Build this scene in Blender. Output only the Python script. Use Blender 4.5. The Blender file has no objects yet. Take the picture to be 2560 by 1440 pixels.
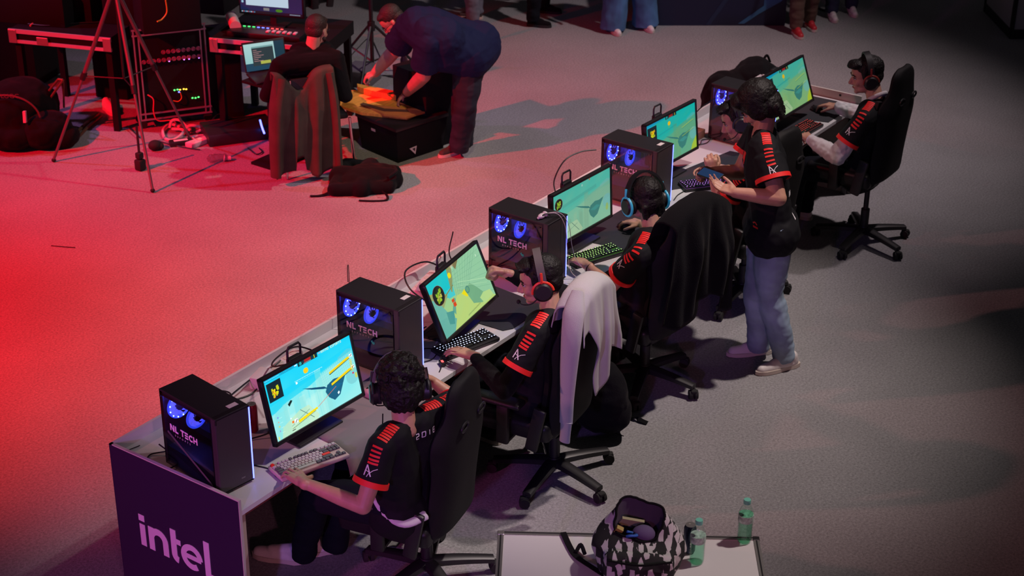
import bpy, bmesh, math, random
import numpy as np
from mathutils import Vector as V, Matrix, Euler, noise
from mathutils.bvhtree import BVHTree
random.seed(7)
PI = math.pi
SC = bpy.context.scene
COL = SC.collection

# ---------------------------------------------------------------- camera
CP = (-4.349, -5.350, 4.897)
AZ, EL, RL, FPX = math.radians(35.086), math.radians(-26.432), math.radians(0.468), 4157.0
fw = V((math.cos(EL)*math.cos(AZ), math.cos(EL)*math.sin(AZ), math.sin(EL)))
r0 = V((math.sin(AZ), -math.cos(AZ), 0)); u0 = r0.cross(fw)
cr = r0*math.cos(RL) + u0*math.sin(RL); cu = -r0*math.sin(RL) + u0*math.cos(RL)
cam_d = bpy.data.cameras.new('camera'); cam = bpy.data.objects.new('camera', cam_d); COL.objects.link(cam)
cam.matrix_world = Matrix(((cr.x, cu.x, -fw.x, CP[0]), (cr.y, cu.y, -fw.y, CP[1]), (cr.z, cu.z, -fw.z, CP[2]), (0, 0, 0, 1)))
cam_d.sensor_width = 36; cam_d.lens = FPX/2560*36; cam_d.clip_end = 200
cam_d.dof.use_dof = True; cam_d.dof.focus_distance = 8.2; cam_d.dof.aperture_fstop = 4.5
SC.camera = cam
def at(px, py, z=0.0):
    """point of the place at height z that the photograph shows at pixel px, py"""
    d = fw + cr*((px-1280)/FPX) + cu*((720-py)/FPX)
    return V(CP) + d*((z-CP[2])/d.z)
def aty(px, py, y):
    d = fw + cr*((px-1280)/FPX) + cu*((720-py)/FPX)
    return V(CP) + d*((y-CP[1])/d.y)
def atd(px, py, ref):
    """same, at the distance of the point ref"""
    d = fw + cr*((px-1280)/FPX) + cu*((720-py)/FPX)
    return V(CP) + d*((V(ref)-V(CP)).dot(fw))

# ---------------------------------------------------------------- world, lights, exposure
w = bpy.data.worlds.new('world'); SC.world = w; w.use_nodes = True
w.node_tree.nodes['Background'].inputs[0].default_value = (0.6, 0.55, 0.62, 1)
w.node_tree.nodes['Background'].inputs[1].default_value = 0.03
SC.view_settings.view_transform = 'Standard'; SC.view_settings.look = 'None'
SC.view_settings.exposure = 0.0; SC.view_settings.gamma = 1.0; SC.view_settings.use_curve_mapping = False
def spot(name, loc, target, color, watt, size, blend=0.6, radius=0.15):
    l = bpy.data.lights.new(name, 'SPOT'); l.energy = watt; l.color = color; l.spot_size = math.radians(size)
    l.spot_blend = blend; l.shadow_soft_size = radius
    o = bpy.data.objects.new(name, l); COL.objects.link(o); o.location = loc
    o.rotation_euler = (V(target)-V(loc)).to_track_quat('-Z', 'Y').to_euler()
    return o
# red and white stage spotlights hang from the truss, out of frame; fills added
spot('stage_light_red', (-6.0, 6.0, 8.0), (2.00, 3.30, 0), (1, .002, .016), 19400, 37.5, 1.0, .12)
spot('stage_light_overhead', (4.7, -2.9, 7.2), (2.95, -.55, 0), (1, .84, .79), 1560, 45, 1.0, .10)
spot('fill_near_desk', (3.2, -3.2, 6.6), (.95, -1.05, .5), (1, .84, .84), 800, 24, 1.0, .10)  # added spot that brightens the near desk end and first player
spot('stage_light_far', (8.4, -2.6, 8.4), (6.7, 1.7, 0), (1, .82, .84), 2050, 54, 1.0, .15)
spot('stage_light_pink', (-4.5, -7.5, 3.0), (1.3, -1.0, .6), (1, .30, .48), 400, 36, 1.0, .15)
spot('fill_rose', (-3.2, 4.6, 5.4), (2.9, -.9, 1.0), (1, .34, .34), 900, 38, 1.0, .12)  # added fill from the left to lift faces and arms
spot('stage_light_violet', (-6.0, -4.2, 3.0), (2.2, -.1, .8), (.42, .22, 1), 620, 32, 1.0, .12)
spot('fill_front_table', (3.2, -4.6, 6.5), (.95, -2.55, .7), (1, .86, .80), 900, 20, 1.0, .12)  # added spot to brighten the front table and its bag
spot('fill_crew', (1.5, 8.5, 6.5), (4.4, 4.2, .4), (.80, .36, 1), 620, 40, 1.0, .15)  # added purple fill that tints the metal in the crew corner
spot('fill_boards', (1.5, -1.5, 8.0), (4.85, 2.2, .4), (1, .80, .55), 900, 13, 1.0, .10)  # added narrow spot to brighten the bending man and the boards
spot('stage_light_magenta', (-7.0, -.6, 2.2), (0, -.2, .5), (1, .12, .60), 850, 24, 1.0, .15)

# ---------------------------------------------------------------- materials
def mat(name, col, rough=0.6, metal=0.0, emit=0.0, ecol=None, spec=0.5, bump=0.0, bscale=200.0, var=0.0, vscale=8.0, sheen=0.0, coat=0.0, stretch=None):
    m = bpy.data.materials.new(name); m.use_nodes = True
    nt = m.node_tree; b = nt.nodes['Principled BSDF']
    b.inputs['Base Color'].default_value = (*col, 1); b.inputs['Roughness'].default_value = rough
    b.inputs['Metallic'].default_value = metal; b.inputs['Specular IOR Level'].default_value = spec
    b.inputs['Sheen Weight'].default_value = sheen; b.inputs['Coat Weight'].default_value = coat
    if emit:
        b.inputs['Emission Color'].default_value = (*(ecol or col), 1); b.inputs['Emission Strength'].default_value = emit
    if bump or var:
        tc = nt.nodes.new('ShaderNodeTexCoord'); mp = nt.nodes.new('ShaderNodeMapping')
        nt.links.new(tc.outputs['Object'], mp.inputs[0])
        if stretch: mp.inputs['Scale'].default_value = stretch
    if bump:
        n = nt.nodes.new('ShaderNodeTexNoise'); n.inputs['Scale'].default_value = bscale; n.inputs['Detail'].default_value = 3
        nt.links.new(mp.outputs[0], n.inputs['Vector'])
        bp = nt.nodes.new('ShaderNodeBump'); bp.inputs['Strength'].default_value = bump; bp.inputs['Distance'].default_value = 0.01
        nt.links.new(n.outputs['Fac'], bp.inputs['Height']); nt.links.new(bp.outputs[0], b.inputs['Normal'])
    if var:
        n = nt.nodes.new('ShaderNodeTexNoise'); n.inputs['Scale'].default_value = vscale; n.inputs['Detail'].default_value = 5
        nt.links.new(mp.outputs[0], n.inputs['Vector'])
        mx = nt.nodes.new('ShaderNodeMix'); mx.data_type = 'RGBA'
        mx.inputs['A'].default_value = (*[c*(1-var) for c in col], 1); mx.inputs['B'].default_value = (*[min(1, c*(1+var)) for c in col], 1)
        mr = nt.nodes.new('ShaderNodeMapRange'); mr.inputs[1].default_value = 0.3; mr.inputs[2].default_value = 0.7
        nt.links.new(n.outputs['Fac'], mr.inputs[0]); nt.links.new(mr.outputs[0], mx.inputs['Factor']); nt.links.new(mx.outputs['Result'], b.inputs['Base Color'])
    return m
def glassmat(name, tint, gloss=0.08, rough=0.03):
    m = bpy.data.materials.new(name); m.use_nodes = True; nt = m.node_tree; nt.nodes.clear()
    o = nt.nodes.new('ShaderNodeOutputMaterial'); t = nt.nodes.new('ShaderNodeBsdfTransparent'); g = nt.nodes.new('ShaderNodeBsdfGlossy')
    t.inputs[0].default_value = (*tint, 1); g.inputs['Roughness'].default_value = rough
    lw = nt.nodes.new('ShaderNodeLayerWeight'); pw = nt.nodes.new('ShaderNodeMath'); pw.operation = 'POWER'; pw.inputs[1].default_value = 4.0
    f = nt.nodes.new('ShaderNodeMath'); f.operation = 'MULTIPLY_ADD'; f.inputs[1].default_value = .8; f.inputs[2].default_value = .035
    nt.links.new(lw.outputs['Facing'], pw.inputs[0]); nt.links.new(pw.outputs[0], f.inputs[0])
    mx = nt.nodes.new('ShaderNodeMixShader'); nt.links.new(f.outputs[0], mx.inputs[0]); nt.links.new(t.outputs[0], mx.inputs[1]); nt.links.new(g.outputs[0], mx.inputs[2]); nt.links.new(mx.outputs[0], o.inputs[0])
    return m
M = {}
M['black_plastic'] = mat('black_plastic', (0.012, 0.011, 0.013), 0.45)
M['black_matte'] = mat('black_matte', (0.006, 0.006, 0.007), 0.8, bump=.15, bscale=300, spec=.2)
M['pc_black'] = mat('pc_black', (0.014, 0.012, 0.015), 0.5, bump=.03, bscale=600)
M['brushed'] = mat('pc_front_black', (0.060, 0.052, 0.056), 0.40, metal=.3, bump=.05, bscale=300, stretch=(1, 1, .05))
M['pu'] = mat('black_faux_leather', (0.010, 0.009, 0.011), 0.42, bump=.12, bscale=160, spec=.35)
M['chair_fabric'] = mat('chair_back_shell', (0.008, 0.0075, 0.0085), 0.7, bump=.15, bscale=400, spec=.25)
M['black_cloth'] = mat('black_cloth', (0.0055, 0.0055, 0.0065), 0.9, bump=.3, bscale=180, sheen=.03, spec=.1)
M['jersey'] = mat('black_jersey', (0.0075, 0.0075, 0.0095), 0.75, bump=.1, bscale=600, spec=.2)
M['red_print'] = mat('red_print', (0.85, 0.012, 0.012), 0.6)
M['white_print'] = mat('white_print', (0.75, 0.72, 0.76), 0.6)
M['skin'] = mat('skin', (0.50, 0.26, 0.18), 0.5, bump=.05, bscale=120, var=.08, vscale=25)
M['hair'] = mat('black_hair', (0.007, 0.005, 0.005), 0.55, bump=.6, bscale=90, spec=.3)
M['hair_brown'] = mat('brown_hair', (0.03, 0.014, 0.009), 0.55, bump=.6, bscale=120)
M['denim'] = mat('light_denim', (0.28, 0.38, 0.48), 0.85, bump=.2, bscale=500, var=.35, vscale=5)
M['denim_blue'] = mat('blue_denim', (0.06, 0.15, 0.30), 0.85, bump=.2, bscale=500, var=.3, vscale=5)
M['denim_dark'] = mat('dark_denim', (0.012, 0.02, 0.05), 0.85)
M['navy'] = mat('navy_cotton', (0.010, 0.014, 0.055), 0.85, bump=.1, bscale=400, spec=.2)
M['trouser'] = mat('black_trouser_cloth', (0.006, 0.007, 0.012), 0.85, spec=.15)
M['white_cloth'] = mat('white_cloth', (0.62, 0.60, 0.62), 0.9, bump=.25, bscale=350)
M['grey_knit'] = mat('pale_grey_knit', (0.50, 0.49, 0.50), 0.9, bump=.4, bscale=450)
M['olive'] = mat('olive_grey_cloth', (0.055, 0.040, 0.028), 0.9, bump=.3, bscale=200, var=.2)
M['brown'] = mat('brown_cloth', (0.09, 0.05, 0.035), 0.9)
M['shoe_white'] = mat('white_leather', (0.68, 0.64, 0.62), 0.55, bump=.05, bscale=200)
M['sole_white'] = mat('rubber_sole', (0.55, 0.48, 0.42), 0.6)
M['shoe_grey'] = mat('grey_shoe_knit', (0.05, 0.035, 0.035), 0.8, bump=.3, bscale=300)
M['white_lam'] = mat('white_laminate', (0.62, 0.60, 0.61), 0.38, bump=.02, bscale=60)
M['panel_edge'] = mat('panel_edge', (0.55, 0.50, 0.46), 0.5)
M['navy_vinyl'] = mat('dark_violet_vinyl', (0.022, 0.009, 0.040), 0.45)
M['logo_lilac'] = mat('lettering_white', (0.62, 0.56, 0.66), 0.45)
M['alu'] = mat('aluminium', (0.5, 0.47, 0.46), 0.35, metal=.85)
M['alu_dark'] = mat('dark_metal', (0.06, 0.055, 0.06), 0.4, metal=.8)
M['chrome'] = mat('chrome', (0.7, 0.7, 0.72), 0.15, metal=1)
M['wood'] = mat('orange_plywood', (0.80, 0.34, 0.06), 0.6, var=.2, vscale=6, stretch=(1, 8, 1), bump=.05, bscale=60)
M['rubber'] = mat('rubber', (0.01, 0.01, 0.01), 0.85)
M['mat_black'] = mat('mouse_mat_cloth', (0.010, 0.010, 0.016), 0.8, bump=.1, bscale=700, sheen=.1)
M['mat_grey'] = mat('grey_mouse_mat_cloth', (0.20, 0.165, 0.17), 0.85, bump=.1, bscale=700)
M['cable'] = mat('black_cable', (0.008, 0.007, 0.009), 0.5)
M['cable_white'] = mat('white_cable', (0.6, 0.55, 0.56), 0.5)
M['white_plastic'] = mat('white_plastic', (0.62, 0.56, 0.58), 0.4)
M['pink_and_pink_lit_plastic'] = mat('pink_and_pink_lit_plastic', (0.65, 0.28, 0.40), 0.45)  # mouse and adapter: pink of the light put into the colour
M['led_blue'] = mat('blue_led', (0.05, 0.08, 1), 0.5, emit=5.0, ecol=(0.10, 0.13, 1.0))
M['fan_glow'] = mat('glowing_fan_blade', (0.2, 0.25, 0.9), 0.4, emit=1.5, ecol=(0.15, 0.19, 1.0))
M['fan_ring'] = mat('glowing_fan_ring', (0.2, 0.3, 1), 0.4, emit=1.8, ecol=(0.03, 0.09, 1.0))
M['led_dot'] = mat('fan_led', (0.6, 0.8, 1), 0.4, emit=14.0, ecol=(0.25, 0.45, 1.0))
M['board'] = mat('circuit_board', (0.09, 0.08, 0.14), 0.35, var=.5, vscale=60)
M['tech_letters'] = mat('pale_lettering', (0.85, 0.62, 0.80), 0.5)
M['sticker'] = mat('paper_label', (0.62, 0.58, 0.57), 0.7)
M['key_white'] = mat('white_keycap', (0.50, 0.44, 0.43), 0.5)
M['key_grey'] = mat('grey_keycap', (0.10, 0.085, 0.095), 0.5)
M['key_red'] = mat('red_keycap', (0.75, 0.03, 0.02), 0.5)
M['key_black'] = mat('black_keycap', (0.012, 0.012, 0.014), 0.5)
M['kb_beige'] = mat('beige_keyboard_case', (0.52, 0.38, 0.36), 0.5)
M['g_white'] = mat('white_key_light', (.7, .75, 1), .5, emit=2.0, ecol=(.55, .65, 1))
M['g_green'] = mat('green_key_light', (.5, 1, .3), .5, emit=1.0, ecol=(.60, 1, .25))
M['g_purple'] = mat('purple_key_light', (.6, .2, 1), .5, emit=1.1, ecol=(.65, .25, .9))
M['g_red'] = mat('red_key_light', (1, .1, .08), .5, emit=.55, ecol=(1, .07, .05))
M['led_red'] = mat('red_led', (1, .05, .05), .5, emit=4)
M['led_green'] = mat('green_led', (.1, 1, .2), .5, emit=3, ecol=(.05, .9, .15))
M['led_yellow'] = mat('yellow_led', (1, .8, .1), .5, emit=3, ecol=(.9, .6, .05))
M['cyan_cup'] = mat('cyan_plastic', (.04, .42, .60), .4, emit=.12, ecol=(.05, .5, .75))
M['orange_cup'] = mat('orange_red_plastic', (.85, .05, .02), .4)
M['grey_band'] = mat('grey_headband', (.10, .085, .085), .6)
M['teal_sticker'] = mat('teal_sticker', (.05, .65, .7), .5)
M['green_sticker'] = mat('green_sticker', (.03, .7, .35), .5)
M['eye'] = mat('eye_white', (.6, .55, .55), .3)
M['iris'] = mat('iris', (.02, .012, .01), .3)
M['lip'] = mat('lip', (.42, .15, .13), .5)
M['brow'] = mat('eyebrow', (.02, .012, .01), .8)
M['pc_glass'] = glassmat('smoked_glass', (0.62, 0.55, 0.66))
M['clear_glass'] = glassmat('bottle_plastic', (0.94, 0.98, 0.96))

# carpet
def carpet():
    m = bpy.data.materials.new('grey_carpet'); m.use_nodes = True; nt = m.node_tree; b = nt.nodes['Principled BSDF']
    b.inputs['Roughness'].default_value = .95; b.inputs['Specular IOR Level'].default_value = .1
    tc = nt.nodes.new('ShaderNodeTexCoord')
    n1 = nt.nodes.new('ShaderNodeTexNoise'); n1.inputs['Scale'].default_value = 70; n1.inputs['Detail'].default_value = 6; n1.inputs['Roughness'].default_value = .8
    n2 = nt.nodes.new('ShaderNodeTexNoise'); n2.inputs['Scale'].default_value = 1.4; n2.inputs['Detail'].default_value = 4
    nt.links.new(tc.outputs['Object'], n1.inputs['Vector']); nt.links.new(tc.outputs['Object'], n2.inputs['Vector'])
    r = nt.nodes.new('ShaderNodeValToRGB'); r.color_ramp.elements[0].position = .3; r.color_ramp.elements[0].color = (.16, .155, .16, 1)
    r.color_ramp.elements[1].position = .7; r.color_ramp.elements[1].color = (.42, .41, .42, 1)
    nt.links.new(n1.outputs['Fac'], r.inputs[0])
    mr = nt.nodes.new('ShaderNodeMapRange'); mr.inputs[1].default_value = .3; mr.inputs[2].default_value = .7; mr.inputs[3].default_value = .9; mr.inputs[4].default_value = 1.06
    nt.links.new(n2.outputs['Fac'], mr.inputs[0])
    mx = nt.nodes.new('ShaderNodeVectorMath'); mx.operation = 'SCALE'; nt.links.new(r.outputs[0], mx.inputs[0]); nt.links.new(mr.outputs[0], mx.inputs['Scale'])
    nt.links.new(mx.outputs[0], b.inputs['Base Color'])
    bp = nt.nodes.new('ShaderNodeBump'); bp.inputs['Strength'].default_value = .5; bp.inputs['Distance'].default_value = .01
    nt.links.new(n1.outputs['Fac'], bp.inputs['Height']); nt.links.new(bp.outputs[0], b.inputs['Normal'])
    return m
M['carpet'] = carpet()

# ---------------------------------------------------------------- object helpers
def mloc(o):
    return Matrix.LocRotScale(o.location, o.rotation_euler, None)
def wmat(o):
    m = mloc(o)
    return wmat(o.parent) @ m if o.parent else m
def tag(o, label=None, cat=None, group=None, kind=None):
    if label: o['label'] = label
    if cat: o['category'] = cat
    if group: o['group'] = group
    if kind: o['kind'] = kind
    return o
def thing(name, label, cat, loc=(0, 0, 0), rz=0.0, group=None):
    o = bpy.data.objects.new(name, None); COL.objects.link(o); o.location = loc; o.rotation_euler = (0, 0, rz); o.empty_display_size = .1
    return tag(o, label, cat, group)
def catmull(pts, k=6):
    P = [V(p) for p in pts]
    if len(P) < 3: return P
    out = []; Q = [P[0]*2-P[1]] + P + [P[-1]*2-P[-2]]
    for i in range(1, len(Q)-2):
        a, b, c, d = Q[i-1], Q[i], Q[i+1], Q[i+2]
        for j in range(k):
            t = j/k
            out.append(0.5*((2*b)+(c-a)*t+(2*a-5*b+4*c-d)*t*t+(3*b-a-3*c+d)*t**3))
    out.append(P[-1]); return out
def frame(d):
    d = V(d).normalized(); a = V((0, 0, 1)) if abs(d.z) < .95 else V((1, 0, 0))
    x = a.cross(d).normalized(); y = d.cross(x); return x, y, d
class MB:
    def __init__(s): s.bm = bmesh.new(); s.mi = 0
    def _faces(s, vs, faces):
        b = [s.bm.verts.new(v) for v in vs]
        for f in faces:
            try: fc = s.bm.faces.new([b[i] for i in f]); fc.material_index = s.mi
            except ValueError: pass
        return b
    def box(s, c, sz, R=None, taper=1.0):
        c = V(c); hx, hy, hz = [k/2 for k in sz]; vs = []
        for z in (-1, 1):
            t = taper if z > 0 else 1
            for y in (-1, 1):
                for x in (-1, 1):
                    p = V((x*hx*t, y*hy*t, z*hz)); p = (R @ p) if R else p; vs.append(c+p)
        s._faces(vs, [(0, 2, 3, 1), (4, 5, 7, 6), (0, 1, 5, 4), (2, 6, 7, 3), (0, 4, 6, 2), (1, 3, 7, 5)]); return s
    def rbox(s, c, sz, r=.01, R=None, seg=2):
        t = bmesh.new(); bmesh.ops.create_cube(t, size=1)
        for v in t.verts: v.co = V((v.co.x*sz[0], v.co.y*sz[1], v.co.z*sz[2]))
        r = min(r, min(sz)*.49)
        bmesh.ops.bevel(t, geom=list(t.edges), offset=r, segments=seg, affect='EDGES', profile=.5)
        s._merge(t, c, R); return s
    def _merge(s, t, c, R=None):
        c = V(c); mp = {}
        for v in t.verts: mp[v] = s.bm.verts.new(c + ((R @ v.co) if R else v.co))
        for f in t.faces:
            try: g = s.bm.faces.new([mp[v] for v in f.verts]); g.material_index = s.mi
            except ValueError: pass
        t.free()
    def cyl(s, p0, p1, a, b=None, n=16, caps=True):
        b = a if b is None else b; p0, p1 = V(p0), V(p1); x, y, d = frame(p1-p0); vs = []
        for p, r in ((p0, a), (p1, b)):
            for i in range(n):
                t = 2*PI*i/n; vs.append(p + (x*math.cos(t)+y*math.sin(t))*r)
        fs = [(i, (i+1) % n, n+(i+1) % n, n+i) for i in range(n)]
        if caps: fs += [tuple(range(n-1, -1, -1)), tuple(range(n, 2*n))]
        s._faces(vs, fs); return s
    def tube(s, pts, r, n=8, k=5, smooth=True, flat=None):
        P = catmull(pts, k) if smooth else [V(p) for p in pts]
        rs = r if isinstance(r, (list, tuple)) else None
        vs = []; px = None
        for i, p in enumerate(P):
            d = (P[min(i+1, len(P)-1)] - P[max(i-1, 0)])
            if d.length < 1e-9: d = V((0, 0, 1))
            d.normalize()
            if px is None: x, y, _ = frame(d)
            else:
                x = (px - d*px.dot(d))
                if x.length < 1e-6: x, y, _ = frame(d)
                x.normalize(); y = d.cross(x)
            px = x
            rr = r if rs is None else rs[0]+(rs[-1]-rs[0])*i/max(1, len(P)-1) if len(rs) == 2 else np.interp(i/max(1, len(P)-1), np.linspace(0, 1, len(rs)), rs)
            for j in range(n):
                t = 2*PI*j/n; vs.append(p + x*math.cos(t)*rr + y*math.sin(t)*rr*(flat or 1))
        m = len(P); fs = [(i*n+j, i*n+(j+1) % n, (i+1)*n+(j+1) % n, (i+1)*n+j) for i in range(m-1) for j in range(n)]
        fs += [tuple(range(n-1, -1, -1)), tuple(range((m-1)*n, m*n))]
        s._faces(vs, fs); return s
    def strap(s, pts, wdt, th=.004, side=V((1, 0, 0)), k=6):
        P = catmull(pts, k); vs = []
        for i, p in enumerate(P):
            d = (P[min(i+1, len(P)-1)] - P[max(i-1, 0)]).normalized(); sd = V(side); sd = (sd-d*sd.dot(d)).normalized(); n = d.cross(sd)
            for a, b in ((-1, -1), (1, -1), (1, 1), (-1, 1)): vs.append(p + sd*a*wdt/2 + n*b*th/2)
        m = len(P); fs = [(i*4+j, i*4+(j+1) % 4, (i+1)*4+(j+1) % 4, (i+1)*4+j) for i in range(m-1) for j in range(4)]
        fs += [(3, 2, 1, 0), tuple(range((m-1)*4, m*4))]
        s._faces(vs, fs); return s
    def lathe(s, prof, c=(0, 0, 0), n=24, sx=1, sy=1):
        c = V(c); vs = []
        for r, z in prof:
            for i in range(n):
                t = 2*PI*i/n; vs.append(c+V((r*math.cos(t)*sx, r*math.sin(t)*sy, z)))
        m = len(prof); fs = [(i*n+j, i*n+(j+1) % n, (i+1)*n+(j+1) % n, (i+1)*n+j) for i in range(m-1) for j in range(n)]
        if prof[0][0] > 1e-5: fs.append(tuple(range(n-1, -1, -1)))
        if prof[-1][0] > 1e-5: fs.append(tuple(range((m-1)*n, m*n)))
        s._faces(vs, fs); return s
    def ell(s, c, r, R=None, n=16, m=10):
        t = bmesh.new(); bmesh.ops.create_uvsphere(t, u_segments=n, v_segments=m, radius=1)
        for v in t.verts: v.co = V((v.co.x*r[0], v.co.y*r[1], v.co.z*r[2]))
        s._merge(t, c, R); return s
    def prism(s, poly, o, ux, uy, depth):
        """polygon in the ux, uy plane at o, extruded by depth along ux x uy"""
        o, ux, uy = V(o), V(ux), V(uy); n = ux.cross(uy).normalized(); k = len(poly)
        vs = [o+ux*a+uy*b for a, b in poly] + [o+ux*a+uy*b+n*depth for a, b in poly]
        s._faces(vs, [tuple(range(k-1, -1, -1)), tuple(range(k, 2*k))] + [(i, (i+1) % k, k+(i+1) % k, k+i) for i in range(k)]); return s
    def ribbon(s, pts, wdt, o, ux, uy, depth=.001):
        """flat stroke of constant width through 2D points"""
        P = [V((a, b)) for a, b in pts]; L, R = [], []
        for i, p in enumerate(P):
            d1 = (p-P[i-1]).normalized() if i else (P[1]-p).normalized()
            d2 = (P[i+1]-p).normalized() if i < len(P)-1 else d1
            n1, n2 = V((-d1.y, d1.x)), V((-d2.y, d2.x)); m = (n1+n2).normalized(); k = wdt/2/max(.35, m.dot(n1))
            L.append(p+m*k); R.append(p-m*k)
        o, ux, uy = V(o), V(ux), V(uy); n = ux.cross(uy).normalized(); s.rc = getattr(s, 'rc', 0)+1
        for i in range(len(P)-1):
            q = [R[i], R[i+1], L[i+1], L[i]]
            s.prism([(a.x, a.y) for a in q], o, ux, uy, depth*(1+.22*(s.rc % 6)))
        return s
    def build(s, name, m, parent=None, smooth=False, world=False, loc=None, link=True):
        bmesh.ops.recalc_face_normals(s.bm, faces=s.bm.faces)
        if world and parent: s.bm.transform(wmat(parent).inverted())
        if loc is not None: s.bm.transform(Matrix.Translation(-V(loc)))
        me = bpy.data.meshes.new(name); s.bm.to_mesh(me); s.bm.free()
        for x in (m if isinstance(m, (list, tuple)) else [m]): me.materials.append(x)
        if smooth:
            me.polygons.foreach_set('use_smooth', [True]*len(me.polygons))
            if smooth != 2: me.set_sharp_from_angle(angle=math.radians(40))
        o = bpy.data.objects.new(name, me); COL.objects.link(o)
        if parent: o.parent = parent
        if loc is not None: o.location = loc
        return o
def copy_tree(o, parent=None):
    c = o.copy(); COL.objects.link(c); c.parent = parent
    for ch in list(o.children): copy_tree(ch, c)
    return c
def text_obj(txt, size, o, ux, uy, m, parent=None, name='lettering', depth=.0008, spacing=1.0, align='LEFT', world=True):
    cu_ = bpy.data.curves.new('t', 'FONT'); cu_.body = txt; cu_.size = size; cu_.space_character = spacing; cu_.align_x = align
    to = bpy.data.objects.new('t', cu_); COL.objects.link(to)
    dg = bpy.context.evaluated_depsgraph_get(); me = bpy.data.meshes.new_from_object(to.evaluated_get(dg))
    bpy.data.objects.remove(to); bpy.data.curves.remove(cu_)
    o, ux, uy = V(o), V(ux).normalized(), V(uy).normalized(); n = ux.cross(uy)
    W = wmat(parent).inverted() if (parent and world) else Matrix()
    for v in me.vertices: v.co = W @ (o + ux*v.co.x + uy*v.co.y + n*depth)
    me.materials.clear(); me.materials.append(m)
    ob = bpy.data.objects.new(name, me); COL.objects.link(ob)
    if parent: ob.parent = parent
    return ob
def arc(cx, cy, r, a0, a1, n=10):
    return [(cx+r*math.cos(math.radians(a0+(a1-a0)*i/n)), cy+r*math.sin(math.radians(a0+(a1-a0)*i/n))) for i in range(n+1)]
def rot(rx=0, ry=0, rz=0): return Euler((rx, ry, rz)).to_matrix()
# ================================================================ the hall floor
m_ = MB(); m_.box((8, 4, -.05), (60, 60, .1)); fl = m_.build('floor', M['carpet']); fl['kind'] = 'structure'

# ================================================================ long player desk
DZ, HP, DL, DW = .71, .771, 6.517, .826
desk = thing('gaming_desk', 'long white desk for five players with dark violet end panel lettered in lilac', 'desk', (0, 0, 0))
a = MB(); a.box((DL/2, -DW/2-.004, DZ-.0125), (DL-.03, DW-.012, .025)); a.build('tabletop', M['white_lam'], desk)
a = MB(); a.box((DL/2, -.008, HP/2+.0005), (DL, .016, HP-.001)); a.build('back_panel', M['white_lam'], desk)
a = MB(); a.box((DL/2, .002, HP/2), (DL, .003, HP-.006)); a.build('back_panel_covering', M['navy_vinyl'], desk)
for x, s in ((.008, -1), (DL-.008, 1)):
    a = MB(); a.box((x, -DW/2, HP/2), (.016, DW, HP)); e = a.build('end_panel', M['panel_edge'], desk)
    a = MB(); a.box((x+s*.009, -DW/2, HP/2-.002), (.003, DW-.006, HP-.006)); a.build('panel_covering', M['navy_vinyl'], e)
    if s < 0:
        O, X, Z = (-.0035, 0, 0), (0, -1, 0), (0, 0, 1); wd = .036; g = MB(); D = .0015
        def rb(p, w_=wd): g.ribbon(p, w_, O, X, Z, D)
        rb([(.174, .443), (.174, .407)], .038); rb([(.175, .390), (.175, .268)])
        rb([(.232, .398), (.232, .268)]); rb(arc(.279, .338, .047, 165, 0, 10)+[(.326, .268)])
        rb([(.383, .445), (.383, .315)] + arc(.411, .308, .028, 180, 265, 6)); rb([(.383, .383), (.428, .383)], .030)
        rb([(.446, .333), (.556, .333)], .026); rb(arc(.497, .333, .054, 0, 305, 22), .032)
        rb([(.599, .462), (.599, .268)]); rb([(.628, .288), (.628, .268)], .02)
        g.build('lettering', M['logo_lilac'], e)
for x in (.045, 1.60, 3.25, 4.9, DL-.045):
    a = MB(); a.box((x, -DW+.045, (DZ-.025)/2), (.035, .035, DZ-.027)); a.build('leg', M['panel_edge'] if x < .1 else M['alu_dark'], desk)
for i in range(4):
    x0, x1 = [(.07, 1.58), (1.62, 3.23), (3.27, 4.88), (4.92, DL-.07)][i]
    a = MB(); a.box(((x0+x1)/2, -DW+.06, DZ-.055), (x1-x0, .03, .04)); a.build('beam', mat('red_brown_beam%d' % i, (.20, .035, .035), .5), desk)
    a = MB(); a.box(((x0+x1)/2, -.14, .40), (x1-x0, .012, .56)); a.build('modesty_panel', M['black_matte'], desk)
a = MB(); a.cyl((DL-.0185, -.66, .747), (DL-.0165, -.66, .747), .009, n=16); a.build('cable_hole', M['black_plastic'], desk)

# ================================================================ computers
def fan(parent, y, z, r, ring):
    f = MB(); f.tube([(math.cos(t)*r, y, z+math.sin(t)*r) for t in np.linspace(0, 2*PI, 33)], .006, n=6, smooth=False)
    fr = f.build('fan', M['fan_ring'], parent, True)
    h = MB(); h.cyl((0, y+.012, z), (0, y-.012, z), r*.36, n=20); h.build('fan_hub', M['black_plastic'], fr, True)
    b = MB()
    for k in range(9):
        t0 = 2*PI*k/9; vs = []
        for i in range(6):
            q = i/5; rr = r*.36 + (r*.94-r*.36)*q; tt = t0 + q*.5
            for s, yy in ((0, .008), (.55, -.006)):
                vs.append((math.cos(tt+s)*rr, y+yy, z+math.sin(tt+s)*rr))
        b._faces(vs, [(2*i, 2*i+1, 2*i+3, 2*i+2) for i in range(5)])
    b.build('fan_blades', M['fan_glow'], fr, True)
    if ring:
        for k in range(12):
            d = MB(); t = 2*PI*(k+.5)/12; d.ell((math.cos(t)*(r-.004), y-.007, z+math.sin(t)*(r-.004)), (.0035, .0035, .0035), n=8, m=6)
            d.build('fan_led', M['led_dot'], fr)
    return fr
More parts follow.
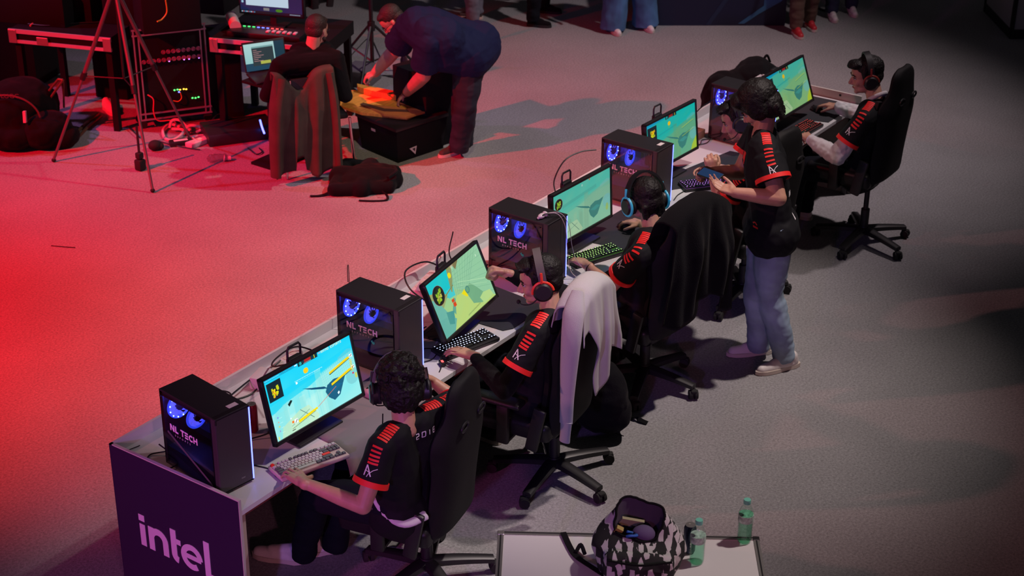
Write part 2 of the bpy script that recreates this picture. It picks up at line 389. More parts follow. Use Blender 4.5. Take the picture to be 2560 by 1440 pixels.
def make_pc():
    W, D, H = .189, .409, .405; t = .004
    o = thing('desktop_computer', 'x', 'computer', (0, 0, 0))
    a = MB()
    a.box((0, 0, .014), (W, D, .008)); a.box((W/2-t/2, 0, H/2+.006), (t, D, H-.014)); a.box((0, D/2-t/2, H/2+.006), (W, t, H-.014))
    a.rbox((0, 0, H-.006), (W, D, .012), .003)
    a.box((-W/2+.004, D/2-.011, H/2), (.008, .022, H-.02)); a.box((-W/2+.004, 0, H-.02), (.008, D, .02))
    a.box((0, -D/2+.045, H/2), (W-.01, .006, H-.03))
    for s in (-1, 1):
        for u in (-1, 1): a.cyl((s*.07, u*.16, 0), (s*.07, u*.16, .012), .014, n=12)
    a.build('case', M['pc_black'], o)
    a = MB(); a.box((-.005, .02, .065), (W-.02, D-.08, .09)); a.build('power_supply_cover', M['pc_black'], o)
    a = MB(); a.box((W/2-.012, .04, .24), (.006, .26, .26)); mbd = a.build('motherboard', M['board'], o)
    a = MB(); a.box((W/2-.045, .05, .185), (.06, .22, .035)); a.box((W/2-.03, .03, .30), (.03, .06, .06))
    for k in range(4): a.box((W/2-.025, -.03-k*.011, .29), (.035, .005, .12))
    a.build('graphics_card', M['black_plastic'], mbd)
    a = MB()
    for k in range(5): a.tube([(W/2-.02, -.05, .14+.04*k), (0, -.08-.01*k, .17+.035*k), (W/2-.03, -.13, .2+.03*k)], .003, n=5)
    a.build('wiring', M['cable'], mbd, True)
    f1 = fan(o, D/2-.035, .300, .060, True); f1.location.x = -.018; f2 = fan(o, D/2-.165, .290, .052, False); f2.location.x = -.018
    a = MB(); a.rbox((0, -D/2+.018, H/2+.003), (W+.001, .036, H-.006), .006); a.build('front_panel', M['brushed'], o)
    a = MB(); a.box((W/2-.001, -D/2+.0015, H/2+.003), (.0065, .006, H-.03)); a.build('led_strip', M['led_blue'], o)
    a = MB(); a.box((-W/2-.001, .015, H/2), (.003, D-.045, H-.028)); gl = a.build('side_window', M['pc_glass'], o)
    for y, z in ((.19, .375), (.19, .03), (-.15, .375), (-.15, .03)):
        a = MB(); a.cyl((-W/2-.0025, y, z), (-W/2-.007, y, z), .006, n=10); a.build('window_screw', M['black_plastic'], o)
    # lettering NL TECH with a row of spaced small letters below
    O, X, Z = V((-W/2-.0028, .135, .215)), (0, -1, 0), (0, 0, 1); g = MB(); h = .034; s = .0075
    def rb(p): g.ribbon(p, s, O, X, Z, .0006)
    rb([(0, 0), (0, h)]); rb([(.002, h-.002), (.022, .002)]); rb([(.024, 0), (.024, h)])
    rb([(.038, h), (.038, 0)]); rb([(.036, .0038), (.056, .0038)])
    rb([(.074, h-.0038), (.102, h-.0038)]); rb([(.088, h), (.088, 0)])
    for z in (.0038, h/2, h-.0038): rb([(.106, z), (.129, z)])
    rb(arc(.153, h/2, .0135, 48, 312, 12)); rb([(.172, 0), (.172, h)]); rb([(.194, 0), (.194, h)]); rb([(.172, h/2), (.194, h/2)])
    g.build('lettering', M['tech_letters'], gl)
    text_obj('ESPORTS', .013, O+V((0, -.03, -.020)), X, Z, M['tech_letters'], gl, 'small_lettering', spacing=2.6)
    text_obj('nox', .014, (.025, -D/2-.0005, .045), (1, 0, 0), (0, 0, 1), M['alu'], o, 'maker_mark')
    return o
pcs = [(0.094, -0.273, -7.735), (1.331, -0.265, 0), (2.636, -0.278, -.47), (3.933, -.209, -.66), (5.238, -.262, -2.9)]
plab = ['black desktop computer at the near end of the desk, beside the lettered end panel',
        'black desktop computer second from the lettered end panel, teal mark on its window',
        'black desktop computer with white cable ends lying on its top corner',
        'black desktop computer with a green heart sticker under its lettering',
        'farthest black desktop computer, half hidden by the standing person']
proto = make_pc(); towers = [proto] + [copy_tree(proto) for _ in pcs[1:]]
for i, (x, y, a_) in enumerate(pcs):
    o = towers[i]
    th = math.radians(a_); R = Matrix.Rotation(th, 3, 'Z'); c = V((x, y, DZ+.0005)) + R @ V((.0945, -.2045, 0))
    o.location = c; o.rotation_euler = (0, 0, th); o['label'] = plab[i]
    ld = bpy.data.lights.new('fan_light', 'POINT'); ld.energy = 1.6; ld.color = (.08, .12, 1); ld.shadow_soft_size = .03
    lo = bpy.data.objects.new('fan_light', ld); COL.objects.link(lo); lo.location = (-.02, .10, .33); lo.parent = o
    # paper sticker on top (computers 1, 2, 4)
    if i in (0, 1, 3):
        k = MB(); k.box(((.04, -.155, .4056) if i == 0 else (.045, -.135, .4056) if i == 1 else (.03, -.15, .4056)), (.052, .028, .0008)); k.build('paper_sticker', M['sticker'], o)
    if i in (1, 2):
        k = MB(); k.prism([(0, 0), (.01, .008), (.012, 0), (.026, -.002), (.022, -.016), (.008, -.012)], (-.0985, -.02, .182), (0, -1, 0), (0, 0, 1), .0006); k.build('teal_mark', M['teal_sticker'], o)
    if i == 3:
        pts = [(.016*math.sin(t)**3, .013*math.cos(t)-.005*math.cos(2*t)-.002*math.cos(3*t)) for t in np.linspace(0, 2*PI, 24, endpoint=False)]
        k = MB(); k.prism(pts, (-.0985, -.03, .172), (0, -1, 0), (0, 0, 1), .0006); k.build('heart_sticker', M['green_sticker'], o)
    if i == 0:
        k = MB(); k.strap([(-.0985, .16, .20), (-.0985, .02, .13), (-.0985, -.13, .055), (-.0985, -.16, .03)], .012, .0006, side=V((0, 1, 1))); k.build('painted_reflection_strip', M['key_grey'], o)  # diagonal reflection on the glass, painted as a grey strip

# ================================================================ screens (pictures made in code)
def sl(c): return tuple(((x/12.92) if x <= .04045 else ((x+.055)/1.055)**2.4) for x in c)
FONT = {'0': '0E11191513110E', '1': '040C040404040E', 'A': '0E11111F111111', 'B': '1E11111E11111E', 'C': '0E11101010110E', 'D': '1E11111111111E', 'E': '1F10101E10101F', 'G': '0E11101711110F', 'H': '1111111F111111', 'I': '0E04040404040E', 'L': '1010101010101F', 'N': '11191513111111', 'O': '0E11111111110E', 'P': '1E11111E101010', 'R': '1E11111E141211', 'S': '0F10100E01011E', 'T': '1F040404040404', 'V': '11111111110A04', 'W': '11111115151B11', 'X': '11110A040A1111', 'Y': '11110A04040404', ' ': '00000000000000'}
SW, SH = 320, 180
class Pic:
    def __init__(s, top, bot):
        t = np.linspace(0, 1, SH)[:, None, None]; s.a = np.array(top)[None, None]*(1-t)+np.array(bot)[None, None]*t; s.a = np.repeat(s.a, SW, 1)
        s.Y, s.X = np.mgrid[0:SH, 0:SW]
    def rect(s, x0, y0, x1, y1, c, al=1.0):
        q = s.a[int(y0):int(y1), int(x0):int(x1)]; q[:] = q*(1-al)+np.array(c)*al
    def poly(s, P, c, al=1.0):
        ins = np.zeros((SH, SW), bool); n = len(P)
        for i in range(n):
            (x1, y1), (x2, y2) = P[i], P[(i+1) % n]
            if y1 == y2: continue
            k = ((s.Y < y1) != (s.Y < y2)) & (s.X < (x2-x1)*(s.Y-y1)/(y2-y1)+x1); ins ^= k
        s.a[ins] = s.a[ins]*(1-al)+np.array(c)*al
    def circ(s, x, y, r, c, al=1.0, ry=None):
        k = ((s.X-x)/r)**2+((s.Y-y)/(ry or r))**2 < 1; s.a[k] = s.a[k]*(1-al)+np.array(c)*al
    def line(s, x0, y0, x1, y1, w_, c, al=1.0):
        d = math.hypot(x1-x0, y1-y0); nx, ny = -(y1-y0)/d*w_/2, (x1-x0)/d*w_/2
        s.poly([(x0+nx, y0+ny), (x1+nx, y1+ny), (x1-nx, y1-ny), (x0-nx, y0-ny)], c, al)
    def text(s, t, x, y, c, k=1, al=1.0):
        for ch in t:
            h = FONT.get(ch)
            if h:
                for r in range(7):
                    b = int(h[2*r:2*r+2], 16)
                    for q in range(5):
                        if b >> (4-q) & 1: s.rect(x+q*k, y+r*k, x+(q+1)*k, y+(r+1)*k, c, al)
            x += 6*k
    def haze(s, seed, amp, c, sc=.03):
        rng = np.random.RandomState(seed); f = np.zeros((SH, SW))
        for k in range(7):
            fx, fy, ph = rng.uniform(.5, 3)*sc, rng.uniform(.5, 4)*sc, rng.uniform(0, 6.3); f += np.sin(s.X*fx+s.Y*fy+ph)/7
        f = np.clip(f+.2, 0, 1)[:, :, None]*amp; s.a = s.a*(1-f)+np.array(c)*f
def minimap(p, x, y, w_, h, seed, rnd=False):
    if rnd: p.circ(x+w_/2, y+h/2, w_/2, (.5, .12, .12)); p.circ(x+w_/2, y+h/2, w_/2-1.5, (.05, .10, .10))
    else: p.rect(x, y, x+w_, y+h, (.04, .14, .18))
    rng = random.Random(seed)
    for k in range(26):
        a_, b_ = x+w_*(.28+rng.random()*.42), y+h*(.25+rng.random()*.45)
        p.rect(a_, b_, a_+w_*.08+rng.random()*w_*.08, b_+h*.1+rng.random()*h*.07, rng.choice([(.95, .85, .05), (.85, .9, .1), (.95, .6, .1), (.75, .8, .1)]) if not rnd else rng.choice([(.6, .8, .15), (.75, .75, .3), (.5, .65, .1)]))
    for k in range(9): a_, b_ = x+w_*(.25+rng.random()*.5), y+h*(.2+rng.random()*.55); p.rect(a_, b_, a_+2, b_+h*.1, (.06, .16, .12))
def sky_city(top, mid, low, build, seed, full, sq=True):
    p = Pic(top, mid); p.poly([(0, 105), (60, 88), (150, 78), (220, 62), (320, 60), (320, 180), (0, 180)], low, .55)
    p.haze(seed, .28, low)
    p.poly([(0, 58), (320, 28), (320, 44), (0, 78)], top, .45)
    rng = random.Random(seed)
    for k in range(34):
        x = rng.random()*200; h = 26+rng.random()*44; p.rect(x, 165-h-(x/8), x+8+rng.random()*18, 180, build if k % 2 else low, .34)
    p.rect(172, 46, 194, 110, build, .5); p.poly([(190, 62), (318, 44), (318, 106), (196, 116)], build, .55)
    for k in range(18): p.line(192+k*7, 62-k, 198+k*7, 114-k, 1, low, .5 if full else .15)
    for k in range(7): p.line(192, 66+k*7, 318, 50+k*7, 1, low, .5 if full else .15)
    p.poly([(262, 46), (300, 34), (318, 40), (318, 46), (262, 56)], (.6, .75, .75), .35)
    # knife and gloved hand
    dk = (.02, .30, .44) if full else (.20, .50, .48)
    p.poly([(120, 76), (196, 103), (206, 113), (190, 108), (150, 92)], dk); p.poly([(196, 120), (206, 104), (232, 96), (254, 100), (280, 96), (262, 122), (245, 148), (222, 156), (204, 140)], dk, .9)
    p.poly([(204, 120), (240, 112), (262, 122), (230, 130)], tuple(min(1, c*1.35) for c in dk), .5); p.circ(300, 116, 24, (.45, .75, .78), .6)
    p.poly([(62, 96), (74, 88), (80, 92), (66, 104)], (.05, .15, .15) if full else (.2, .45, .4))
    p.poly([(20, 180), (30, 150), (96, 128), (130, 128), (160, 170), (150, 180)], (.78, .88, .70), .6); p.line(98, 128, 140, 170, 2, (.2, .35, .35), .6); p.line(60, 160, 130, 140, 2, (.3, .5, .45), .5)
    return p
def hud(p, full, al=1.0):
    p.rect(0, 0, 118, 9, (.02, .55, .75), .45*al); p.rect(124, 0, 196, 13, (.02, .10, .13), .85*al); p.rect(148, 2, 172, 9, (.80, .12, .10), .8*al); p.rect(144, 10, 172, 12, (.85, .8, .8), .6*al)
    p.text('0', 130, 2, (.15, .9, .9), 1.4, al); p.text('1', 182, 2, (.95, .85, .1), 1.4, al)
    p.circ(146, 32, 9, (.98, .78, .05), .95*al, 8)
    if full:
        p.text('VELOXGG', 64, 1, (.1, .55, .65), 1, .9); p.text('RHYNO ESPORTS', 210, 2, (.95, .95, .75), 1, .95)
        p.rect(112, 3, 121, 6, (.9, .95, 1)); p.rect(200, 4, 207, 7, (.8, .6, .7))
        for k in range(34): p.rect(102+k*3, 46, 104+k*3, 48 if k % 3 else 49, (.85, .97, 1), .7); p.rect(112+k*2.5, 51, 113+k*2.5, 53, (.85, .97, 1), .5)
        for k in range(20): p.rect(6+k*2.6, 4, 8+k*2.6, 6, (.7, .95, 1), .6)
        p.rect(104, 50, 110, 56, (.95, 1, 1))
        for y, v in ((64, 1), (98, .9)):
            p.poly([(222, y+8), (290, y-6), (302, y-6), (302, y-1), (222, y+14)], (.95, .82, .05)); p.poly([(222, y+14), (302, y-1), (302, y+1), (222, y+17)], (.15, .35, .3)); p.rect(303, y-10, 314, y-1, (.95, .97, .97)); p.line(305, y-4, 312, y-8, 2, (.1, .1, .1))
        for k in range(7): p.rect(300, 70+k*5, 309, 73+k*5, (.95, .8, .1), .7)
        p.rect(302, 108, 308, 113, (.8, .15, .3)); p.rect(310, 113, 318, 128, (.95, .8, .1), .6)
        p.poly([(86, 154), (158, 146), (158, 152), (86, 162)], (.95, .85, .02)); p.line(160, 148, 236, 120, 1.6, (.85, .45, .35), .9); p.circ(66, 150, 4, (.95, .45, .1)); p.rect(72, 146, 84, 158, (.95, .97, .97)); p.line(74, 156, 82, 148, 2.4, (.1, .1, .1)); p.line(60, 168, 150, 154, 2.5, (.4, .5, .3), .6)
        for k in range(4): p.circ(20-k*.5, 116+k*13, 2.3, [(.5, .5, .9), (.9, .6, .5), (.9, .8, .3), (.6, .5, .8)][k], .8)
        for y in (120, 134, 148, 162): p.rect(24, y, 34, y+1.5, (.9, 1, 1), .6)
        p.rect(8, 168, 12, 177, (.95, .9, .3), .7); p.rect(58, 172, 70, 174, (.1, .1, .1)); p.poly([(236, 140), (242, 136), (244, 142), (238, 146)], (.9, 1, 1)); p.rect(60, 136, 64, 140, (.95, 1, 1))
    else:
        for y in (66, 100):
            p.line(226, y+8, 304, y-4, 2.5, (.75, .85, .3), .65*al); p.line(226, y+12, 304, y, 1.2, (.15, .4, .35), .5*al)
        p.poly([(290, 160), (320, 130), (320, 180), (280, 180)], (.8, .85, .1), .7*al); p.circ(146, 36, 8, (.95, .8, .1), .2*al, 16); p.line(70, 60, 190, 50, 5, (.1, .6, .6), .4*al)
def pic1():
    p = sky_city((.02, .80, .95), (.35, .84, .88), (.72, .93, .90), (.55, .86, .85), 3, True)
    minimap(p, 7, 14, 50, 54, 5); hud(p, True); return p
def pic2():
    p = Pic((.52, .78, .62), (.72, .84, .50))
    W_ = (.58, .80, .64)
    p.poly([(0, 0), (150, 0), (140, 50), (96, 84), (0, 40)], (.05, .78, .80)); p.poly([(0, 30), (40, 42), (90, 70), (40, 100), (0, 60)], (.60, .66, .42)); p.poly([(0, 50), (28, 62), (60, 120), (96, 150), (88, 180), (0, 180)], (.42, .72, .66))
    p.poly([(84, 58), (128, 58), (124, 88), (88, 84)], (.25, .80, .82)); p.poly([(150, 0), (320, 0), (320, 180), (240, 130), (180, 95), (126, 70)], W_)
    for k in range(9): p.line(150+k*20, -4, 128+k*9, 96, 1.4, (.42, .64, .52), .7); p.line(140, 12+k*10, 320, k*21-6, 1.3, (.45, .68, .55), .6)
    p.poly([(126, 0), (156, 0), (136, 44), (116, 74), (110, 70)], (.55, .60, .40)); p.line(70, 70, 130, 56, 4, (.50, .55, .34)); p.poly([(160, 0), (200, 0), (170, 22)], (.50, .45, .30))
    p.poly([(60, 180), (100, 112), (130, 92), (176, 98), (240, 132), (320, 178), (320, 180)], (.73, .84, .48)); p.poly([(84, 120), (110, 90), (118, 96), (92, 140)], (.38, .66, .58)); p.poly([(0, 120), (60, 128), (88, 150), (60, 180), (0, 180)], (.40, .70, .65)); p.poly([(50, 112), (90, 124), (70, 160), (46, 150)], (.28, .60, .58))
    p.rect(96, 92, 110, 102, (.85, .28, .10)); p.rect(98, 104, 113, 117, (.85, .28, .10))
    p.poly([(156, 98), (176, 92), (186, 118), (176, 118)], (.95, .88, .05)); p.poly([(176, 96), (212, 88), (236, 110), (270, 150), (300, 168), (240, 168), (196, 150)], (.45, .68, .52)); p.circ(190, 100, 12, (.30, .55, .48)); p.circ(190, 100, 8, (.40, .64, .5)); p.poly([(236, 150), (262, 142), (300, 150), (310, 170), (250, 176)], (.72, .86, .55))
    p.line(158, 60, 300, 110, 2, (.75, .92, .72), .7); p.line(165, 75, 300, 125, 1.5, (.75, .92, .72), .5)
    for k in range(16): p.rect(150+k*5, 168-k*.3, 153+k*5, 172-k*.3, (.45, .55, .32), .8)
    p.circ(130, 24, 9, (.95, .88, .05)); p.rect(146, 0, 166, 8, (.75, .6, .5), .7); p.text('0', 152, 4, (.9, .95, .85), 1.5)
    minimap(p, 14, 20, 62, 66, 8, True); p.haze(4, .12, (.6, .85, .6)); p.rect(292, 26, 296, 34, (.85, .95, .85), .8); return p
def pic3():
    p = sky_city((.30, .77, .70), (.50, .80, .68), (.60, .80, .66), (.52, .72, .60), 13, False)
    minimap(p, 10, 16, 42, 46, 9, True); p.line(50, 55, 240, 40, 12, (.30, .65, .60), .4); p.circ(300, 140, 8, (.7, .75, .2), .5, 14); p.text('0', 158, 10, (.8, .9, .85), 1.2); p.rect(200, 2, 206, 9, (.75, .45, .3)); return p
def pic4():
    p = sky_city((.0, .74, .72), (.35, .72, .62), (.45, .70, .52), (.42, .66, .48), 23, False)
    p.poly([(0, 0), (100, 0), (60, 10), (0, 16)], (.05, .68, .82)); minimap(p, 8, 14, 58, 56, 11); hud(p, False); return p
def pic5():
    p = sky_city((.25, .74, .68), (.50, .74, .52), (.58, .76, .48), (.50, .72, .48), 33, False)
    p.poly([(0, 0), (120, 0), (60, 12), (0, 16)], (.05, .68, .78)); minimap(p, 8, 16, 56, 60, 12); hud(p, False); return p
def screen_mat(name, k):
    m = bpy.data.materials.new(name); m.use_nodes = True; nt = m.node_tree; b = nt.nodes['Principled BSDF']
    at_ = nt.nodes.new('ShaderNodeAttribute'); at_.attribute_name = 'picture'
    b.inputs['Base Color'].default_value = (.01, .01, .01, 1); b.inputs['Roughness'].default_value = .35
    nt.links.new(at_.outputs['Color'], b.inputs['Emission Color']); b.inputs['Emission Strength'].default_value = k
    return m
def screen_mesh(name, pic, w_, h, parent, m, M4):
    vs = np.zeros((SH*SW, 3), np.float32); X, Y = np.meshgrid(np.linspace(-w_/2, w_/2, SW), np.linspace(h/2, -h/2, SH))
    P = np.stack([X.ravel(), np.zeros(X.size), Y.ravel()], 1); R = np.array(M4); P = P @ R[:3, :3].T + R[:3, 3]
    i = np.arange(SH*SW).reshape(SH, SW); f = np.stack([i[:-1, :-1], i[1:, :-1], i[1:, 1:], i[:-1, 1:]], -1).reshape(-1, 4)
    me = bpy.data.meshes.new(name); me.vertices.add(len(P)); me.vertices.foreach_set('co', P.astype(np.float32).ravel())
    me.loops.add(f.size); me.polygons.add(len(f)); me.loops.foreach_set('vertex_index', f.ravel().astype(np.int32)); me.polygons.foreach_set('loop_start', np.arange(0, f.size, 4, dtype=np.int32)); me.update(calc_edges=True)
    a_ = np.clip(pic.a, 0, 1); lin = np.where(a_ <= .04045, a_/12.92, ((a_+.055)/1.055)**2.4)
    at_ = me.color_attributes.new('picture', 'FLOAT_COLOR', 'POINT'); at_.data.foreach_set('color', np.concatenate([lin.reshape(-1, 3), np.ones((SH*SW, 1))], 1).astype(np.float32).ravel())
    me.materials.append(m); o = bpy.data.objects.new(name, me); COL.objects.link(o); o.parent = parent; return o

# ================================================================ monitors
mons = [(0.708, -0.66, 0.963, -2.142, 13.263), (1.944, -0.607, 0.963, 9.613, 23.087), (3.253, -0.516, 0.964, -1.81, 3.301), (4.486, -0.403, 0.989, -2.03, 6.865), (5.8, -0.575, 0.976, -0.582, 19.918)]
mlab = ['black gaming monitor nearest the lettered end panel, blue sky city on its screen', 'black gaming monitor with a tiled corridor and round map on screen, turned and tilted back', 'black gaming monitor with a pale green sky scene and a small round map', 'black gaming monitor with teal sky scene, behind the computer with the heart sticker', 'farthest black gaming monitor, tilted back, with pale green scene on screen']
pics = [pic1, pic2, pic3, pic4, pic5]; MW, MH = .614, .342
for i, (x, y, z, yaw, pit) in enumerate(mons):
    o = thing('gaming_monitor', mlab[i], 'monitor', (x, y, DZ), math.radians(yaw))
    T = Matrix.Translation((0, 0, z-DZ)) @ Matrix.Rotation(-math.radians(pit), 4, 'X')
    # local: screen faces -y; tilting back moves the top towards +y
    a = MB(); t = bmesh.new()
    for q in (((0, .012, MH/2-.008), (MW, .03, .016)), ((0, .012, -MH/2+.010), (MW, .03, .020)), ((-MW/2+.008, .012, 0), (.016, .03, MH)), ((MW/2-.008, .012, 0), (.016, .03, MH))): a.rbox(q[0], q[1], .003)
    a.rbox((0, .022, 0), (MW-.01, .03, MH-.01), .008); a.rbox((0, .045, -.02), (.30, .04, .20), .02); a.bm.transform(T)
    fr = a.build('frame', M['black_plastic'], o, True)
    screen_mesh('screen', pics[i](), MW-.032, MH-.036, o, screen_mat('screen_light_%d' % i, [1.12, .95, .75, .78, .70][i]), T @ Matrix.Translation((0, .004, .002)))
    b = MB(); b.rbox((0, .075, .009), (.30, .22, .016), .006); b.build('stand_base', M['black_plastic'], o, True)
    b = MB(); zt = z-DZ+.130; b.rbox((0, .125, zt/2), (.085, .032, zt), .008); b.box((0, .085, z-DZ-.02), (.07, .08, .05)); st = b.build('stand_column', M['black_plastic'], o, True)
    b = MB(); hx = .043; b.tube([(-hx, .125, zt-.01), (-hx, .125, zt+.045), (-hx+.01, .125, zt+.06), (hx-.01, .125, zt+.06), (hx, .125, zt+.045), (hx, .125, zt-.01)], .006, n=8, smooth=False)
    if i < 4: b.build('carry_handle', M['black_plastic'], st, True)

# ================================================================ keyboards
KW, KD, KH = .360, .135, .020
def key_layout():
    u = .0188; out = []
    def row(y, specs, x0):
        x = x0
        for wd in specs:
            if wd > 0: out.append((x+wd*u/2, y, wd))
            x += abs(wd)*u
    x0 = -KW/2+.008; y0 = KD/2-.014
    row(y0, [1, -1, 1, 1, 1, 1, -.5, 1, 1, 1, 1, -.5, 1, 1, 1, 1, -.25, 1, 1, 1], x0)
    row(y0-1.2*u, [1]*13+[2, -.25, 1, 1, 1], x0); row(y0-2.2*u, [1.5]+[1]*12+[1.5, -.25, 1, 1, 1], x0)
    row(y0-3.2*u, [1.75]+[1]*11+[2.25], x0); row(y0-4.2*u, [2.25]+[1]*10+[2.75, -1.25, 1], x0); row(y0-5.2*u, [1.25]*3+[6.25]+[1.25]*4+[-.25, 1, 1, 1], x0)
    return out
keymesh = {}
def key_mesh(wd, mats):
    k = (wd, tuple(m.name for m in mats))
    if k not in keymesh:
        b = MB(); w_ = wd*.0188-.0022; b.box((0, 0, .0045), (w_, .0165, .009), taper=.82 if wd < 2 else .94)
        if len(mats) > 1:
            b.mi = 1; b.box((0, .002, .0091), (min(w_*.42, .0065), .0042, .0010)); b.mi = 0
        o = b.build('keycap', mats); keymesh[k] = o.data; bpy.data.objects.remove(o)
    return keymesh[k]
def make_keyboard(c, yaw, label, case, kf, light=None, plate=None):
    o = thing('keyboard', label, 'keyboard', c, yaw)
    a = MB(); a.rbox((0, 0, KH/2), (KW, KD, KH), .004); a.build('case', case, o, True)
    if light:
        a = MB(); a.box((0, 0, KH-.0008), (KW-.012, KD-.012, .003)); a.build('plate', plate or M['black_plastic'], o)
    for i, (x, y, wd) in enumerate(key_layout()):
        mats = [kf(i, x, y, wd)] + ([light] if light else [])
        k = bpy.data.objects.new('keycap', key_mesh(wd, mats)); COL.objects.link(k); k.parent = o; k.location = (x, y, KH-.0005)
    return o
def kf1(i, x, y, wd):
    if i == 0 or (abs(wd-2.25) < .01 and x > 0): return M['key_red']
    return M['key_grey'] if (wd > 1.2 or (x > .095 and y < .05) or y > .05 and 3 < i < 8 or i in (8, 9, 10)) and wd < 6 else M['key_white']
kbl = lambda *a_: M['key_black']
def kbpose(TL, BL, BR, z=.74):
    TL, BL, BR = at(*TL, z), at(*BL, z), at(*BR, z); d = BR-BL; return math.atan2(d.y, d.x), (TL+BR)/2
make_keyboard((.481, -.812, DZ+.004), math.radians(-18.5), 'beige and grey keyboard with one red enter key', M['kb_beige'], kf1)
make_keyboard((1.83, -.713, DZ+.004), math.radians(-15), 'black keyboard glowing with white key lights', M['black_plastic'], kbl, M['g_white'])
make_keyboard((3.155, -.672, DZ+.004), math.radians(-20), 'black keyboard glowing with green key lights', M['black_plastic'], kbl, M['g_green'], mat('green_plate', (.02, .10, .01), .5, emit=.02, ecol=(.35, .9, .1)))
make_keyboard((4.50, -.672, DZ+.001), math.radians(-38), 'small black keyboard glowing purple under the held phone', M['black_plastic'], kbl, M['g_purple'], mat('purple_plate', (.06, .01, .1), .5, emit=.05, ecol=(.4, .08, .75)))
make_keyboard((5.745, -.733, DZ+.004), math.radians(-3), 'black keyboard with red lit keys at the far end of the desk', M['black_plastic'], kbl, M['g_red'], mat('red_plate', (.08, .01, .01), .5, emit=.01, ecol=(.9, .05, .02)))

# ================================================================ mouse mats and mice
def flat_mat(name, label, pts, m, th=.0035, z=DZ):
    b = MB(); b.prism([(p[0], p[1]) for p in pts], (0, 0, z+.0003), (1, 0, 0), (0, 1, 0), th); o = b.build(name, m); return tag(o, label, 'mouse mat')
flat_mat('mouse_mat', 'black mouse mat beside the white lit keyboard', [(2.07, -.40), (2.50, -.42), (2.47, -.79), (2.14, -.80), (2.09, -.77)], M['mat_black'])
flat_mat('mouse_mat', 'black mouse mat beside the green lit keyboard', [(3.30, -.42), (3.87, -.43), (3.87, -.80), (3.36, -.80)], M['mat_black'])
flat_mat('mouse_mat', 'black mouse mat behind the purple lit keyboard', [(4.33, -.36), (5.12, -.50), (5.15, -.80), (4.70, -.78), (4.30, -.52)], M['mat_black'])
flat_mat('mouse_mat', 'large black mouse mat filling the far end of the desk', [(5.60, -.46), (6.45, -.46), (6.46, -.80), (6.02, -.80), (5.98, -.68), (5.66, -.66)], M['mat_black'])
# the first player's grey mat droops over the front edge of the desk
b = MB(); n = 22; vs = []
for i in range(n+1):
    s = i/n; L = .52*s
    for j in range(13):
        q = j/12; x = .70+.62*q - .05*s*(1-q)
        lead = .30+.05*q
        if L < lead: y, z = -.52-L, DZ+.0035+.0005
        else:
            e = min(1, (L-lead)/.13); y = -.52-lead-(.05*math.sin(e*PI/2)+.035*e*(1-q)); z = DZ+.004-.0-(1-math.cos(e*PI/2))*.13*(1-.45*q)
        vs.append((x, y, z))
b._faces(vs, [(i*13+j, i*13+j+1, (i+1)*13+j+1, (i+1)*13+j) for i in range(n) for j in range(12)])
o = b.build('mouse_mat', M['mat_grey'], smooth=True); tag(o, 'big grey mouse mat drooping over the desk edge by the beige keyboard', 'mouse mat')
md = o.modifiers.new('thick', 'SOLIDIFY'); md.thickness = .003; md.offset = 1
def mouse(c, yaw, label, body, wheel=None):
    o = thing('computer_mouse', label, 'mouse', c, yaw)
    b = MB(); b.ell((0, 0, .008), (.031, .060, .030), n=20, m=12)
    bmesh.ops.bisect_plane(b.bm, geom=list(b.bm.verts)+list(b.bm.edges)+list(b.bm.faces), plane_co=(0, 0, 0), plane_no=(0, 0, 1), clear_inner=True)
    b.build('shell', body, o, True); b = MB(); b.cyl((-.004, .030, .031), (.004, .030, .031), .008, n=12); b.build('scroll_wheel', wheel or M['rubber'], o); return o
mouse((3.62, -.60, DZ+.004), .2, 'black mouse on the mat of the player wearing the cyan headset', M['black_plastic'])
mouse((6.18, -.63, DZ+.004), -.3, 'black mouse on the far end mouse mat', M['black_plastic'])
mouse((4.66, -.745, DZ+.004), .3, 'white mouse beside the purple lit keyboard', M['white_plastic'])
mouse((1.13, -.655, DZ+.008), -.1, 'pink lit white mouse on the drooping grey mat', M['pink_and_pink_lit_plastic'])

# ================================================================ small desk items
def can(c, label, m, m2, h=.12, r=.027):
    o = thing('drink_can', label, 'can', c)
    b = MB(); b.lathe([(r*.8, 0), (r, .008), (r, h-.014), (r*.82, h-.003), (r*.80, h)], n=24); b.build('body', m, o, True)
    b = MB(); b.lathe([(0.0, h-.004), (r*.74, h-.004), (r*.80, h+.001)], n=24); b.tube([(-.006, 0, h), (0, .009, h+.001), (.006, 0, h), (0, -.007, h)], .0012, n=5); b.build('lid', m2, o, True); return o
can((.548, -.395, DZ), 'slim dark red drink can behind the nearest computer', mat('dark_red_can', (.25, .01, .03), .3, metal=.5), M['alu'], h=.15)
def power_strip(c, yaw, label, L=.28, w_=.06):
    o = thing('power_strip', label, 'power strip', c, yaw)
    b = MB(); b.rbox((0, 0, .02), (L, w_, .04), .008); b.build('housing', M['white_plastic'], o, True)
    n = int(L/.065)
    for k in range(n):
        b = MB(); b.cyl((-L/2+.05+k*.06, 0, .0395), (-L/2+.05+k*.06, 0, .042), .019, n=18); b.build('socket', M['sole_white'], o)
    return o
power_strip((1.10, -.09, DZ), .15, 'white power strip behind the nearest monitor')
power_strip((2.27, -.10, DZ), .25, 'white power strip with a looped black cable, behind the second monitor')
b = MB(); b.rbox((0, 0, .03), (.10, .055, .06), .008); b.rbox((.06, 0, .025), (.03, .03, .03), .006); o = b.build('plug_adapter', M['pink_and_pink_lit_plastic'], smooth=True, loc=(0, 0, 0)); o.location = (2.16, -.16, DZ); o.rotation_euler = (0, 0, .4); tag(o, 'pink lit plug adapter beside the looped cable', 'adapter')
